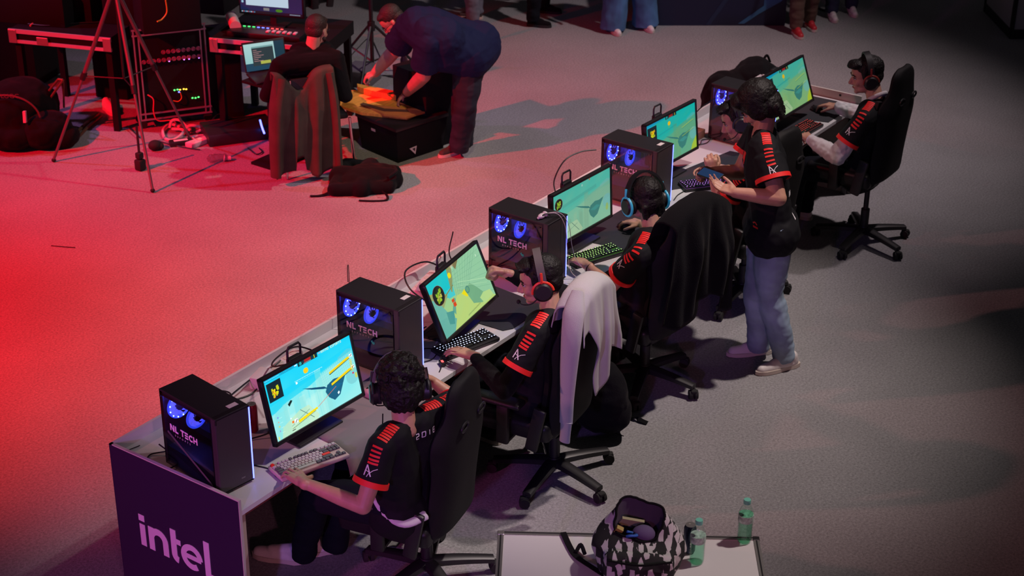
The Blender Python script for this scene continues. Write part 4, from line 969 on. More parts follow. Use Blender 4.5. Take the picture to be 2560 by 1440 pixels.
def person(name, label, J, hp, shirt=None, pad=.016, sleeve=.62, pants=None, sleeve_m=None, hair='short', hair_m=None, face=True, k=1.0, vox=.005, hands=('', ''), stripes=None, cuff=True, long_sleeve=False, belly=0, glasses=False, beard=False, hair_sc=1.0, logoflip=1, skirt=True, sleeve_fold=.004, hsc=1.0, armk=1.0, both=True):
    for q in list(J):
        if not isinstance(J[q], (int, float)): J[q] = V(J[q])
    pc = (J['hipL']+J['hipR'])/2
    o = thing('person', label, 'person', (pc.x, pc.y, 0))
    hc, hf, hu = J['head'], J['hf'], J['hu']; Rm = basis(hf, hu); B = Blob(); head_shape(B, hc, Rm, hsc, 1.05 if belly else 1.0)
    nk = J['neck']; B.cap(nk-V((0, 0, .03)), hc+Rm @ V((0, -.030, -.045)), .056*k, .052*hsc); torso_prims(B, J, -.006, k, belly*.8)
    for s, sn, en, wn, hn in ((1, 'shL', 'elL', 'wrL', 0), (-1, 'shR', 'elR', 'wrR', 1)):
        a_, e, w_ = J[sn], J[en], J[wn]; B.chain([a_, a_.lerp(e, .4), e], [.050*k*armk, .046*k*armk, .038*k*armk]); B.chain([e, e.lerp(w_, .35), w_], [.039*k*armk, .038*k*armk, .0255*k*armk])
        if hp[hn]: d = dict(hp[hn]); hand(B, w_, d.pop('d'), d.pop('n'), d.pop('side', 1), wr=.025*armk, **d)
    for s in 'LR':
        B.chain([J['hip'+s], J['hip'+s].lerp(J['kn'+s], .5), J['kn'+s]], [.080*k, .070*k, .052*k]); B.chain([J['kn'+s], J['kn'+s].lerp(J['an'+s], .3), J['an'+s]], [.050*k, .050*k, .034*k]); B.cap(J['an'+s], J['an'+s]-V((0, 0, .03)), .028, .022)
    body = B.build('body', M['skin'], o, vox, 4)
    if face: face_parts(body, hc, Rm, hsc, glasses)
    if beard:
        B = Blob()
        def L(a, b, d): return V(hc)+Rm @ (V((a, b, d))*hsc)
        for s in (-1, 1): B.cap(L(s*.055, .022, -.055), L(s*.040, .055, -.085), .018, .018); B.cap(L(s*.040, .055, -.085), L(0, .074, -.096), .018, .019)
        B.cap(L(-.02, .083, -.047), L(.02, .083, -.047), .006); B.build('beard', hair_m or M['hair'], o, .005, 2, .001, 60)
    if hair: hair_blob(o, hc, Rm, hair, hair_m or M['hair'], hair_sc*hsc)
    # trousers
    B = Blob(); p = .014; B.cap(J['hipL'], J['hipR'], (.112+p)*k, (.112+p)*k); B.ell(pc, ((.125+p)*k, (.125+p)*k, (.12+p)*k))
    for s in 'LR':
        h, kn, an = J['hip'+s], J['kn'+s], J['an'+s]; B.chain([h, h.lerp(kn, .5), kn], [(.098+p)*k, (.084+p)*k, (.064+p)*k]); B.chain([kn, kn.lerp(an, .4), an.lerp(kn, .10)], [(.064+p)*k, (.062+p)*k, (.052+p)*k])
        B.cone(an.lerp(kn, .22), an-V((0, 0, .035)), (.054+p)*k, (.050+p)*k)
    B.build('trousers', pants or M['trouser'], o, .009, 4, .010, 7, (1, 1, 1.9))
    # shirt
    B = Blob(); torso_prims(B, J, pad, k, belly)
    if skirt: B.cap(pc+V((0, 0, -.02))-(J['hipR']-J['hipL']).normalized()*.07*k, pc+V((0, 0, -.02))+(J['hipR']-J['hipL']).normalized()*.07*k, (.135+.022)*k)
    cuffs = []
    for sn, en, wn, i in (('shL', 'elL', 'wrL', 0), ('shR', 'elR', 'wrR', 1)):
        a_, e, w_ = J[sn], J[en], J[wn]
        if long_sleeve:
            B.chain([a_, a_.lerp(e, .5), e], [.072*k, .064*k, .056*k]); B.chain([e, e.lerp(w_, .5), e.lerp(w_, .93)], [.056*k, .050*k, .040*k])
        else:
            q = a_.lerp(e, sleeve); B.cap(a_, a_.lerp(e, .25), .070*k, .070*k); B.cone(a_.lerp(e, .05), q, .073*k*armk, .080*k*armk); cuffs.append((a_, e, q))
    sh = B.build('jersey' if stripes is not None else 'shirt', shirt, o, .007, 3, .005, 9, (1, 1, 1.4))
    if stripes is not None:
        for a_, e, q in cuffs:
            d = (e-a_).normalized(); g = MB(); r0, r1 = .0835*k*armk, .0855*k*armk; n = 28; x, y, _ = frame(d); vs = []
            for uu, r in ((-.024, r0), (.002, r1), (.002, r1-.005), (-.024, r0-.005)):
                for i in range(n): t = 2*PI*i/n; vs.append(q+d*uu+(x*math.cos(t)+y*math.sin(t))*r)
            g._faces(vs, [(j*n+i, j*n+(i+1) % n, ((j+1) % 4)*n+(i+1) % n, ((j+1) % 4)*n+i) for j in range(4) for i in range(n)]); g.build('sleeve_cuff', M['red_print'], sh, True, world=True)
        for side, n in stripes.items():
            a_, e = J['sh'+side], J['el'+side]; col = nk.lerp(a_, .30)+V((0, 0, .035)); jersey_marks(o, sh, col, a_+V(n).normalized()*.045, a_.lerp(e, sleeve-.06)+V(n).normalized()*.04, n, logoflip)
    if sleeve_m:
        for en, wn, sn in (('elL', 'wrL', 'shL'), ('elR', 'wrR', 'shR')):
            B = Blob(); a_, e, w_ = J[sn], J[en], J[wn]; fat = .012 if sleeve_m is M['white_cloth'] else .004
            B.chain([a_.lerp(e, .5), e], [.052*k+fat, .048*k+fat]); B.chain([e, e.lerp(w_, .5), e.lerp(w_, .90)], [.048*k+fat, .044*k+fat, .031*k+fat]); B.build('long_sleeve', sleeve_m, o, .006, 3, sleeve_fold, 18)
    return o, Rm, sh
def sit_legs(J, pc, yawf, side=.09, kn_f=.42, kn_z=.50, foot=None):
    f = V(yawf).normalized(); r = V((f.y, -f.x, 0))
    for s, q in (('L', -1), ('R', 1)):
        J['hip'+s] = pc+r*q*side; J['kn'+s] = pc+f*kn_f+r*q*.14+V((0, 0, kn_z-pc.z)); J['an'+s] = V((pc.x, pc.y, 0))+f*(kn_f+.02)+r*q*.15+V((0, 0, .10)); J['to'+s] = J['an'+s]+f*.14+V((0, 0, -.07))
# ================================================================ the players, their chairs and what hangs on them
fY = V((0, 1, 0))
def hands_kb(**k): return dict(dict(curl=(.45, .5, .35), spread=.06), **k)
# ---- first player (nearest)
J = dict(head=at(1000, 970, 1.17), hf=V((.66, .66, -.48)), hu=(0, 0, 1), neck=at(1012, 1058, 1.05), shL=at(955, 1118, .985), shR=at(1098, 1028, .985), elL=at(908, 1266, .74), wrL=at(757, 1206, .79), elR=at(1150, 1008, .86), wrR=at(1084, 955, .955), front=V((.25, .95, 0)))
sit_legs(J, V((.72, -1.19, .55)), (-.10, 1, 0), kn_f=.42)
J['anL'] = at(760, 1375, .09); J['toL'] = at(665, 1378, .03); J['anR'] = at(835, 1360, .09); J['toR'] = at(790, 1385, .03)
p1, R1, s1 = person('person', 'seated curly haired player nearest the lettered end panel, left hand on the beige keyboard', J,
    (dict(d=at(706, 1162, .78)-at(757, 1206, .79), n=(.1, .15, -1), side=-1, curl=(.15, .45, .35), spread=.10, thumb=(.2, .3), sc=1.08), dict(d=V((-.3, .75, .45)), n=(-.8, .1, -.5), side=1, curl=(1.0, 1.2, .8))),
    shirt=M['jersey'], hair='curly', stripes={'L': V((-.75, -.35, .65)), 'R': V((.1, -.35, 1))}, hair_sc=1.16, k=.98, vox=.0042)
shoe(p1, at(760, 1408, 0), at(630, 1388, 0), M['shoe_white'], M['sole_white']); shoe(p1, at(848, 1375, 0), at(762, 1385, 0), M['shoe_white'], M['sole_white'])
headset('black headset with grey band on the curly haired player', J['head'], R1, 1.12, M['black_plastic'], M['grey_band'], M['black_plastic'])
t = bvh(s1); nb = V((-.15, -.95, .28)).normalized(); ux = V((.85, -.18, 0)).normalized()
Q = []
DG = {'2': [(0, 1), (1, 1), (1, .5), (0, .5), (0, 0), (1, 0)], '0': [(0, 0), (1, 0), (1, 1), (0, 1), (0, 0)], '1': [(.5, 0), (.5, 1)], '8': [(0, 0), (1, 0), (1, 1), (0, 1), (0, 0)]}
for k_, ch in enumerate('2018'): Q += stroke_quads([(k_*.032+a*.016, b*.026) for a, b in DG[ch]], .0045)
Q += stroke_quads([(3*.032, .013), (3*.032+.016, .013)], .0045)
decal(s1, t, Q, J['neck']+V((.02, -.02, -.085)), ux, V((0, 0, 1)), nb, M['white_print'], 'back_print', step=.006, reach=.3)
b = Blob(); pc = (J['hipL']+J['hipR'])/2; b.mb.tube([pc+V((-.17, .05, .10)), pc+V((-.185, -.03, .03)), pc+V((-.16, -.12, -.01)), pc+V((-.06, -.17, .0))], .028, n=10, flat=.6)
b.build('undershirt', M['white_cloth'], s1, .007, 2)
cable('thin black headset cable hanging beside the curly haired player', [at(957, 1035, 1.08), at(955, 1070, .98), at(943, 1100, .9), at(930, 1130, .82)], .003)
ch1, T1 = gaming_chair((.86, -1.20), math.radians(13), .5, 'black gaming chair nearest the lettered end panel, belt slots in its headrest', tilt=5, zs=-.09, body_off=(.02, .10))
# ---- second player
J = dict(head=at(1350, 702, 1.19), hf=V((-.62, .76, -.20)), hu=(.12, 0, 1), neck=at(1378, 778, 1.06), shL=at(1340, 835, 1.0), shR=at(1448, 765, 1.0), elL=at(1262, 975, .74), wrL=at(1183, 890, .79), elR=at(1335, 712, .90), wrR=at(1268, 684, .975), front=V((-.05, 1, 0)))
sit_legs(J, V((1.93, -1.14, .55)), (0, 1, 0), kn_f=.42)
p2, R2, s2 = person('person', 'seated player in profile with orange ringed headset, right fist raised beside the monitor', J,
    (dict(d=at(1130, 873, .785)-at(1183, 890, .79), n=(0, .1, -1), side=-1, curl=(.12, .40, .30), spread=.12, thumb=(.35, .2), sc=1.08), dict(d=V((-.35, .75, .15)), n=(-.6, -.3, -.7), side=1, curl=(1.5, 1.6, 1.1), thumb=(1.1, 1.2), sc=1.12)),
    shirt=M['jersey'], hair='short', stripes={'L': V((-.8, -.2, .6))}, sleeve_m=M['black_cloth'], hair_sc=1.04, k=.96, hsc=1.06, vox=.0042)
shoe(p2, J['anL']-V((0, .07, 0)), J['toL']+V((0, .06, 0)), M['shoe_grey'], M['sole_white']); shoe(p2, J['anR']-V((0, .07, 0)), J['toR']+V((0, .06, 0)), M['shoe_grey'], M['sole_white'])
headset('headset with orange red ear rings and black cups on the second player', J['head'], R2, 1.12, M['black_plastic'], M['grey_band'], M['orange_cup'])
ch2, T2 = gaming_chair((1.98, -1.19), math.radians(8), math.radians(-27.8), 'black gaming chair with a pale grey knit top hung over its back', tilt=4, body_off=(-.03, .12), zs=-.055)
# pale knit draped over the chair back
def drape(name, label, cat, T, chair, m, wl, wr, front, hem, zt=.875, fold=.016, seed=1, nu=44, lift=.075, freq=17, spreadk=.25):
    g = MB(); nv = 46; vs = []; W = wmat(chair); rng = random.Random(seed); ph = rng.random()*6
    for j in range(nv+1):
        s = j/nv
        for i in range(nu+1):
            q = i/nu; L = front+lift*2+hem(q); d = s*L
            dome = -.085*abs(2*q-1)**2.2
            if d < front: y, z, dn = lift, zt-front+d, (front-d)
            elif d < front+lift*2: a_ = (d-front)/(lift*2)*PI; y, z, dn = math.cos(a_)*lift, zt+math.sin(a_)*lift*.55, 0
            else: dn = d-front-lift*2; y, z = -lift-.02*min(1, dn/.3), zt-dn
            x0 = (wl+(wr-wl)*q); x = x0*(1+spreadk*min(1, dn/.45)) + .01*math.sin(q*9+dn*11+ph)
            amp = fold*min(1, dn/.25+.12); yy = y - (amp*(1+math.sin(q*freq+ph+dn*2.2))+amp*.5*(1+math.sin(q*freq*2.3+1.7*ph-dn*3))) if d > front else y + amp*(1+math.sin(q*freq))
            vs.append(W @ (T @ V((x, yy, z+dome*(1 if dn < .25 else max(0, 1-(dn-.25)*3))))))
    g._faces(vs, [(j*(nu+1)+i, j*(nu+1)+i+1, (j+1)*(nu+1)+i+1, (j+1)*(nu+1)+i) for j in range(nv) for i in range(nu)])
    c = W @ (T @ V((0, 0, zt))); o = thing(name, label, cat, tuple(c)); b = g.build('body_cloth', m, o, 2, world=True)
    md = b.modifiers.new('t', 'SOLIDIFY'); md.thickness = .006; md.offset = 0
    return o
def hem2(q):
    pts = [(0, .14), (.12, .13), (.24, .16), (.40, .42), (.50, .62), (.60, .60), (.70, .52), (.74, .36), (1, .42)]
    return float(np.interp(q, [a for a, b in pts], [b for a, b in pts]))
k2 = drape('knit_top', 'pale grey knit top draped over the chair with a sleeve hanging down', 'sweater', T2, ch2, M['grey_knit'], -.20, .215, .22, hem2, zt=.800, fold=.013, seed=4)
W = wmat(ch2); g = MB(); g.tube([W @ (T2 @ V(p)) for p in ((-.13, -.01, .83), (-.20, -.03, .74), (-.245, -.05, .62), (-.262, -.06, .45), (-.27, -.07, .30), (-.275, -.08, .16))], [.030, .055, .052, .044, .036, .034], n=14, flat=.55); sl = g.build('sleeve', M['grey_knit'], k2, True, world=True)
g = MB(); g.tube([W @ (T2 @ V(p)) for p in ((-.275, -.08, .17), (-.277, -.082, .10), (-.278, -.083, .05))], [.033, .030, .030], n=14, flat=.55); g.build('sleeve_cuff', M['grey_knit'], sl, True, world=True)
# ---- third player
J = dict(head=at(1612, 500, 1.17), hf=V((.42, .86, -.30)), hu=(0, 0, 1), neck=at(1632, 572, 1.04), shL=at(1598, 640, .98), shR=at(1705, 572, .98), elL=at(1528, 718, .735), wrL=at(1470, 664, .79), elR=V((3.45, -.90, .80)), wrR=V((3.60, -.72, .78)), front=V((.1, 1, 0)))
sit_legs(J, V((3.10, -1.05, .55)), (0, 1, 0), kn_f=.42)
p3, R3, s3 = person('person', 'seated player seen from behind with cyan lit headset, black jacket behind the back', J,
    (dict(d=at(1432, 645, .785)-at(1470, 664, .79), n=(0, .1, -1), side=-1, curl=(.15, .45, .35), spread=.10, thumb=(.3, .3), sc=1.05), dict(d=V((.05, 1, -.05)), n=(0, 0, -1), side=1)),
    shirt=M['jersey'], hair='thick', stripes={'L': V((-.7, -.1, .75))}, hair_sc=.98, k=.98)
shoe(p3, J['anL']-V((0, .07, 0)), J['toL']+V((0, .06, 0)), M['shoe_grey'], M['sole_white']); shoe(p3, J['anR']-V((0, .07, 0)), J['toR']+V((0, .06, 0)), M['shoe_grey'], M['sole_white'])
headset('black headset with glowing cyan ear ring on the third player', J['head'], R3, 1.12, M['black_plastic'], M['black_plastic'], M['cyan_cup'])
g = MB(); d = (J['elL']-J['wrL']).normalized(); x, y, _ = frame(d); c = J['wrL']+d*.02
g.tube([c+(x*math.cos(t)+y*math.sin(t))*.029 for t in np.linspace(0, 2*PI, 20)], .0025, n=6, smooth=False); o = g.build('bracelet', M['rubber'], smooth=True); tag(o, 'thin black bracelet on the wrist at the green lit keyboard', 'bracelet')
ch3, T3 = gaming_chair((3.14, -1.05), math.radians(-6), math.radians(-15), 'gaming chair wholly covered by a hanging black jacket', tilt=5, body_off=(.02, .05), zs=-.05)
drape('jacket', 'black jacket hung over the third chair, covering its back down to the seat', 'jacket', T3, ch3, M['black_cloth'], -.235, .30, .25, lambda q: .62+.05*math.sin(q*8)+.10*(q > .8), zt=.815, fold=.022, seed=9, freq=14, spreadk=.28)
# ---- fourth player (mostly hidden behind the standing one)
J = dict(head=at(1848, 300, 1.21), hf=V((-.55, .78, -.42)), hu=(.15, .1, 1), neck=V((4.36, -1.06, 1.06)), shL=V((4.20, -1.10, .985)), shR=V((4.57, -1.06, .985)), elL=at(1802, 512, .745), wrL=at(1779, 432, .95), elR=V((4.75, -.95, .78)), wrR=V((4.68, -.72, .78)), front=V((-.1, 1, 0)))
sit_legs(J, V((4.42, -1.06, .55)), (0, 1, 0), kn_f=.42)
p4, R4, s4 = person('person', 'seated player bent forward in profile, fist raised before the mouth, behind the standing one', J,
    (dict(d=V((-.02, .12, 1)), n=(.75, .6, 0), side=-1, curl=(1.3, 1.45, 1.0), thumb=(.7, .9), sc=1.08), dict(d=V((-.05, 1, -.05)), n=(0, 0, -1), side=1)),
    shirt=M['jersey'], hair='short', stripes={'L': V((-.8, -.2, .6))}, hair_sc=1.05, k=.98, hsc=1.10)
shoe(p4, J['anL']-V((0, .07, 0)), J['toL']+V((0, .06, 0)), M['shoe_grey'], M['sole_white']); shoe(p4, J['anR']-V((0, .07, 0)), J['toR']+V((0, .06, 0)), M['shoe_grey'], M['sole_white'])
headset('black headset with a dark boom microphone on the player bent forward', J['head'], R4, 1.12, M['black_plastic'], M['black_plastic'], M['black_plastic'])
gaming_chair((4.449, -1.0), math.radians(-8), math.radians(-33.6), 'black gaming chair behind the standing person', tilt=5, body_off=(-.02, .03))
# ---- fifth player (far end)
J = dict(head=at(2166, 190, 1.215), hf=V((-.60, .78, -.16)), hu=(.05, 0, 1), neck=at(2192, 252, 1.07), shL=at(2158, 300, 1.0), shR=V((5.98, -1.30, 1.0)), elL=at(2092, 392, .745), wrL=at(2024, 348, .79), elR=V((6.15, -1.05, .76)), wrR=V((6.18, -.78, .78)), front=V((-.1, 1, 0)))
sit_legs(J, V((5.78, -1.19, .55)), (-.1, 1, 0), kn_f=.42)
p5, R5, s5 = person('person', 'seated player at the far end of the desk in profile, white sleeves under the jersey', J,
    (dict(d=at(1992, 322, .80)-at(2024, 348, .79), n=(.3, .2, -1), side=-1, curl=(.9, 1.1, .8), thumb=(.4, .6), sc=1.05), dict(d=V((0, 1, -.05)), n=(0, 0, -1), side=1)),
    shirt=M['jersey'], hair='swept', stripes={'L': V((-.8, -.1, .6))}, sleeve_m=M['white_cloth'], k=.98, hsc=1.06, sleeve_fold=.010)
b = Blob(); nk = J['neck']; x_, y_, _ = frame(J['head']-nk)
b.mb.tube([nk+V((0, 0, .030))+(x_*math.cos(t)+y_*math.sin(t))*.060 for t in np.linspace(0, 2*PI, 22)], .016, n=10, smooth=False)
b.build('collar', M['white_cloth'], s5, .005, 2)
shoe(p5, J['anL']-V((0, .07, 0)), J['toL']+V((0, .06, 0)), M['shoe_white'], M['sole_white']); shoe(p5, J['anR']-V((0, .07, 0)), J['toR']+V((0, .06, 0)), M['shoe_white'], M['sole_white'])
headset('black headset with a small dull orange slider on the far end player', J['head'], R5, 1.10, M['black_plastic'], M['black_plastic'], mat('dull_orange', (.28, .03, .015), .5), mic=False)
gaming_chair((5.747, -1.259), math.radians(0), math.radians(35), 'tall black gaming chair of the player at the far end', tilt=4, body_off=(.06, .14), zs=.04)

# ---- standing person with a phone
J = dict(head=at(1897, 268, 1.60), hf=V((-.30, .72, -.62)), hu=(0, 0, 1), neck=at(1905, 330, 1.475), shL=at(1916, 385, 1.40), front=V((-.5, .85, 0)).normalized())
J['shR'] = J['shL']+V((.36, .21, 0)); J['elL'] = at(1946, 496, 1.19); J['wrL'] = at(1838, 482, 1.20); J['elR'] = J['shR']+V((-.10, .08, -.27)); J['wrR'] = at(1778, 430, 1.16)
J['hipL'] = at(1932, 580, .90); J['hipR'] = J['hipL']+V((.16, .10, 0)); J['knL'] = at(1925, 735, .50); J['knR'] = at(1893, 725, .50); J['anL'] = at(1962, 885, .09); J['anR'] = at(1898, 858, .09); J['toL'] = at(1905, 930, .03); J['toR'] = at(1830, 880, .03)
ps, Rs, ss = person('person', 'standing person with thick black hair, striped black jersey and light jeans, looking at a phone', J,
    (dict(d=at(1795, 465, 1.22)-at(1838, 482, 1.20), n=(-.25, .35, .9), side=1, curl=(.25, .35, .35), spread=.03, thumb=(.9, .2)), dict(d=V((-.6, .5, .05)), n=(-.3, -.8, -.3), side=1, curl=(1.1, 1.2, .8), point=.5, thumb=(.6, .4))),
    shirt=M['jersey'], pants=M['denim'], hair='thick', stripes={'L': V((-.8, -.62, .25))}, sleeve=.60, hair_sc=1.13, k=1.06, face=True, armk=1.15, hsc=1.04, pad=.016)
shoe(ps, at(1998, 912, 0), at(1888, 938, 0), M['shoe_white'], M['sole_white']); shoe(ps, at(1932, 880, 0), at(1815, 890, 0), M['shoe_white'], M['sole_white'])
tr = bvh(ss); n1 = V((-.9, -.35, 0)); up = V((0, 0, 1))
decal(ss, tr, [[(-.03, -.02), (.02, -.03), (.03, .03), (-.01, .03)], [(.0, -.05), (.012, -.045), (.02, -.02), (.0, -.02)]], at(1847, 395, 1.30), V((.5, -.85, 0)), up, V((-.85, .2, 0)), M['red_print'], 'chest_crest', step=.006, reach=.3)
decal(ss, tr, stroke_quads([(-.02, 0), (-.01, .012), (0, 0), (.01, .012), (.02, 0)], .006)+stroke_quads([(-.025, -.012), (.025, -.012)], .008), at(1885, 572, .97), V((.5, -.85, 0)), up, V((-.8, -.5, 0)), M['red_print'], 'hem_crest', step=.006, reach=.3)
decal(ss, tr, stroke_quads([(.05, .10), (.045, -.10)], .035)+stroke_quads([(.045, -.10), (-.02, -.10)], .035)+stroke_quads([(.05, -.17), (.045, -.27)], .02), at(1972, 440, 1.25), V((1, -.2, 0)), up, V((-.2, -1, 0)), M['white_print'], 'back_number', step=.01, reach=.35)
decal(ss, tr, stroke_quads([(0, -.03), (-.015, -.02), (-.018, .02), (0, .032), (.014, .02), (.012, -.02), (0, -.03)], .005), at(1846, 455, 1.17), V((.5, -.85, 0)), up, V((-.85, .2, 0)), M['white_print'], 'chest_mark', step=.006, reach=.3)
pp = (at(1752, 428, 1.225)+at(1800, 445, 1.225))/2; ph = thing('mobile_phone', 'dark phone lying in the left hand of the standing person', 'phone', tuple(pp))
dx = (at(1800, 445, 1.225)-at(1752, 428, 1.225)).normalized(); dz = V((-.25, .35, .9)); dz = (dz-dx*dz.dot(dx)).normalized(); dy = dz.cross(dx); RR = Matrix((dx, dy, dz)).transposed()
g = MB(); g.rbox((0, 0, 0), (.150, .073, .009), .004, RR); g.build('body', M['black_plastic'], ph, True)
g = MB(); g.box(dz*.0052, (.142, .066, .0008), RR); g.build('screen', mat('phone_glass', (.01, .02, .05), .2, emit=.10, ecol=(.05, .22, .6)), ph)
# dark backpack standing beyond the desk, behind the farthest computer
B = Blob(); c = V((7.02, .44, .0))
B.ell((7.02, .44, .29), (.30, .22, .29)); B.ell((7.14, .36, .44), (.24, .20, .21)); B.ell((6.90, .50, .36), (.20, .18, .22)); B.cap((6.92, .48, .24), (7.2, .36, .24), .22)
bp = thing('backpack', 'black backpack on the floor beyond the farthest computer and monitor', 'backpack', (7.02, .44, 0)); B.build('bag_body', M['black_cloth'], bp, .012, 3, .02, 7)
g = MB(); g.tube([(7.20, .34, .60), (7.24, .32, .66), (7.27, .30, .60)], .010, n=8); g.build('loop_handle', M['black_cloth'], bp, True, world=True)
# black backpack on the floor behind the second chair
B = Blob(); B.ell((2.50, -1.12, .24), (.13, .20, .23)); B.ell((2.52, -1.16, .16), (.12, .17, .15)); b2 = thing('backpack', 'black backpack standing on the floor right of the grey knit, straps trailing', 'backpack', (2.5, -1.12, 0)); B.build('bag_body', M['black_cloth'], b2, .010, 3, .012, 9)
g = MB(); g.strap([V((2.52, -1.28, .08)), at(1560, 1030, .03), at(1590, 1045, .02), at(1618, 1058, .008)], .028, .004, side=(0, 1, .2)); g.build('strap', M['black_cloth'], b2, True, world=True)
g = MB(); g.strap([V((2.50, -1.30, .04)), at(1490, 1062, .01), at(1528, 1062, .008)], .022, .004, side=(0, 1, 0)); g.build('strap', M['black_cloth'], b2, True, world=True)
# ================================================================ low front table with open backpack, bottles and can
A, B_ = at(1245, 1327, .74), at(1897, 1342, .74); tx = (B_-A); TL = tx.length; yaw = math.atan2(tx.y, tx.x); TD = .72
tb = thing('folding_table', 'white topped table with aluminium edges in the foreground', 'table', (A.x, A.y, 0), yaw)
a = MB(); a.box((TL/2, -TD/2, .728), (TL-.05, TD-.05, .018)); a.build('tabletop', M['white_lam'], tb)
for nm, c, sz in (('edge_rail', (TL/2, -.013, .724), (TL-.05, .026, .032)), ('edge_rail', (TL/2, -TD+.013, .724), (TL-.05, .026, .032))):
    a = MB(); a.box(c, sz); a.build(nm, M['alu'], tb); 
a = MB(); a.box((TL/2, -.009, .7405), (TL-.05, .006, .0012)); a.build('rail_groove', M['black_plastic'], tb)
for sx, x in ((0, .013), (1, TL-.013)):
    a = MB(); a.box((x, -TD/2, .724), (.026, TD, .032)); r_ = a.build('side_rail', M['alu'], tb)
    a = MB(); a.box((x, -TD/2, .7405), (.006, TD-.01, .0012)); a.build('rail_groove', M['black_plastic'], r_)
    for y in (-.013, -TD+.013):
        a = MB(); a.rbox((x, y, .724), (.030, .030, .036), .003); a.build('corner_cap', M['alu_dark'] if (sx and y > -.1) else M['alu'], tb)
        a = MB(); a.box((x, y, .354), (.026, .026, .706)); a.build('leg', M['alu'], tb)
Z0 = .7395
water = glassmat('green_tinted_water', (.62, .92, .78)); capm = mat('teal_cap', (.16, .50, .40), .4); lab = mat('pale_label', (.35, .48, .42), .6, var=.5, vscale=60)
def bottle(p, label, fill):
    o = thing('water_bottle', label, 'bottle', (p.x, p.y, Z0+.0007)); H = .205
    prof = [(.020, .004), (.029, .0), (.0315, .010)]
    for k in range(7): z = .018+k*.014; prof += [(.0325, z), (.0305, z+.007)]
    prof += [(.0325, .122), (.0325, .140), (.030, .155), (.022, .172), (.0145, .186), (.0130, .195)]
    b = MB(); b.lathe(prof, n=28); b.build('bottle_body', M['clear_glass'], o, True)
    b = MB(); b.lathe([(.001, .003)]+[(r*.93, z+.001) for r, z in prof if z < fill]+[(.001, fill+.0008)], n=24); b.build('water', water, o, True)
    b = MB(); b.lathe([(.0331, .105), (.0334, .112), (.0334, .132), (.0331, .138)], n=28); b.build('label_band', lab, o, True)
    b = MB(); b.lathe([(.0155, .192), (.0160, .196), (.0160, .208), (.0150, .212), (.001, .212)], n=28); b.build('cap', capm, o, True); return o
bottle(at(1860, 1352, Z0), 'green tinted water bottle standing alone at the right corner of the front table', .145)
bottle(at(1741, 1404, Z0), 'green tinted water bottle between the patterned backpack and the lone bottle', .135)
q = at(1722, 1378, Z0); can((q.x, q.y, Z0+.0007), 'dark drink can half hidden behind the left water bottle', mat('navy_can', (.02, .03, .07), .3, metal=.5), M['alu'], h=.135, r=.0265)
# patterned backpack
def graffiti():
    m = bpy.data.materials.new('black_white_brush_print'); m.use_nodes = True; nt = m.node_tree; b = nt.nodes['Principled BSDF']; b.inputs['Roughness'].default_value = .85
    tc = nt.nodes.new('ShaderNodeTexCoord'); last = None
    for rz, sc, st, off in ((.45, 15, (1, .30, .55), 0), (-.75, 16, (1, .28, .5), 3), (1.45, 14, (1, .30, .5), 7)):
        mp = nt.nodes.new('ShaderNodeMapping'); mp.inputs['Rotation'].default_value = (1.57, rz, .4+rz*.3); mp.inputs['Scale'].default_value = st; mp.inputs['Location'].default_value = (off, off, 0); nt.links.new(tc.outputs['Object'], mp.inputs[0])
        v = nt.nodes.new('ShaderNodeTexVoronoi'); v.feature = 'F1'; v.distance = 'CHEBYCHEV'; v.inputs['Scale'].default_value = sc*1.9; nt.links.new(mp.outputs[0], v.inputs['Vector'])
        n = nt.nodes.new('ShaderNodeTexNoise'); n.inputs['Scale'].default_value = 60; nt.links.new(tc.outputs['Object'], n.inputs['Vector'])
        ad = nt.nodes.new('ShaderNodeMath'); ad.operation = 'MULTIPLY_ADD'; ad.inputs[1].default_value = .12; nt.links.new(n.outputs['Fac'], ad.inputs[0]); nt.links.new(v.outputs['Distance'], ad.inputs[2])
        c = nt.nodes.new('ShaderNodeMath'); c.operation = 'LESS_THAN'; c.inputs[1].default_value = .335; nt.links.new(ad.outputs[0], c.inputs[0])
        if last:
            x = nt.nodes.new('ShaderNodeMath'); x.operation = 'MAXIMUM'; nt.links.new(last.outputs[0], x.inputs[0]); nt.links.new(c.outputs[0], x.inputs[1]); last = x
        else: last = c
    ml = nt.nodes.new('ShaderNodeMix'); ml.data_type = 'RGBA'; ml.inputs['A'].default_value = (.006, .006, .007, 1); ml.inputs['B'].default_value = (.45, .42, .44, 1); nt.links.new(last.outputs[0], ml.inputs['Factor']); nt.links.new(ml.outputs['Result'], b.inputs['Base Color'])
    return m
gm = graffiti(); bc = at(1592, 1425, Z0); bag = thing('backpack', 'open backpack with black and white brush stroke print on the front table', 'backpack', (bc.x, bc.y, Z0+.001), yaw)
g = MB(); NS, NR = 56, 26; vs = []
for j in range(NR+1):
    t = j/NR
    for i in range(NS):
        th = 2*PI*i/NS; cx, sy = math.cos(th), math.sin(th)
        # bag slumps: wide belly, opening tilted towards the camera side
        z = .235*t; rim = max(0, t-.62)/.38; rx = .178*(1-.10*(1-t)**3)*(1+.10*math.sin(PI*t))*(1-.42*rim**1.5); ry = .125*(1+.22*math.sin(PI*t))*(1-.45*rim**1.5)
        k = noise.noise((cx*1.8, sy*1.8, z*9+3))*.018 + noise.noise((cx*5, sy*5, z*22))*.007
        zz = z + rim*(.065*sy + .03*math.sin(th*3+1)*.5)
        vs.append(((rx+k)*cx, (ry+k)*sy+.02*rim, max(0, zz)))
inner = []
for j in range(9):
    t = j/8
    for i in range(NS):
        th = 2*PI*i/NS; x, y, z = vs[NR*NS+i]; inner.append((x*(.955-.25*t), y*(.955-.25*t)+.0, z-.012-t*.15))
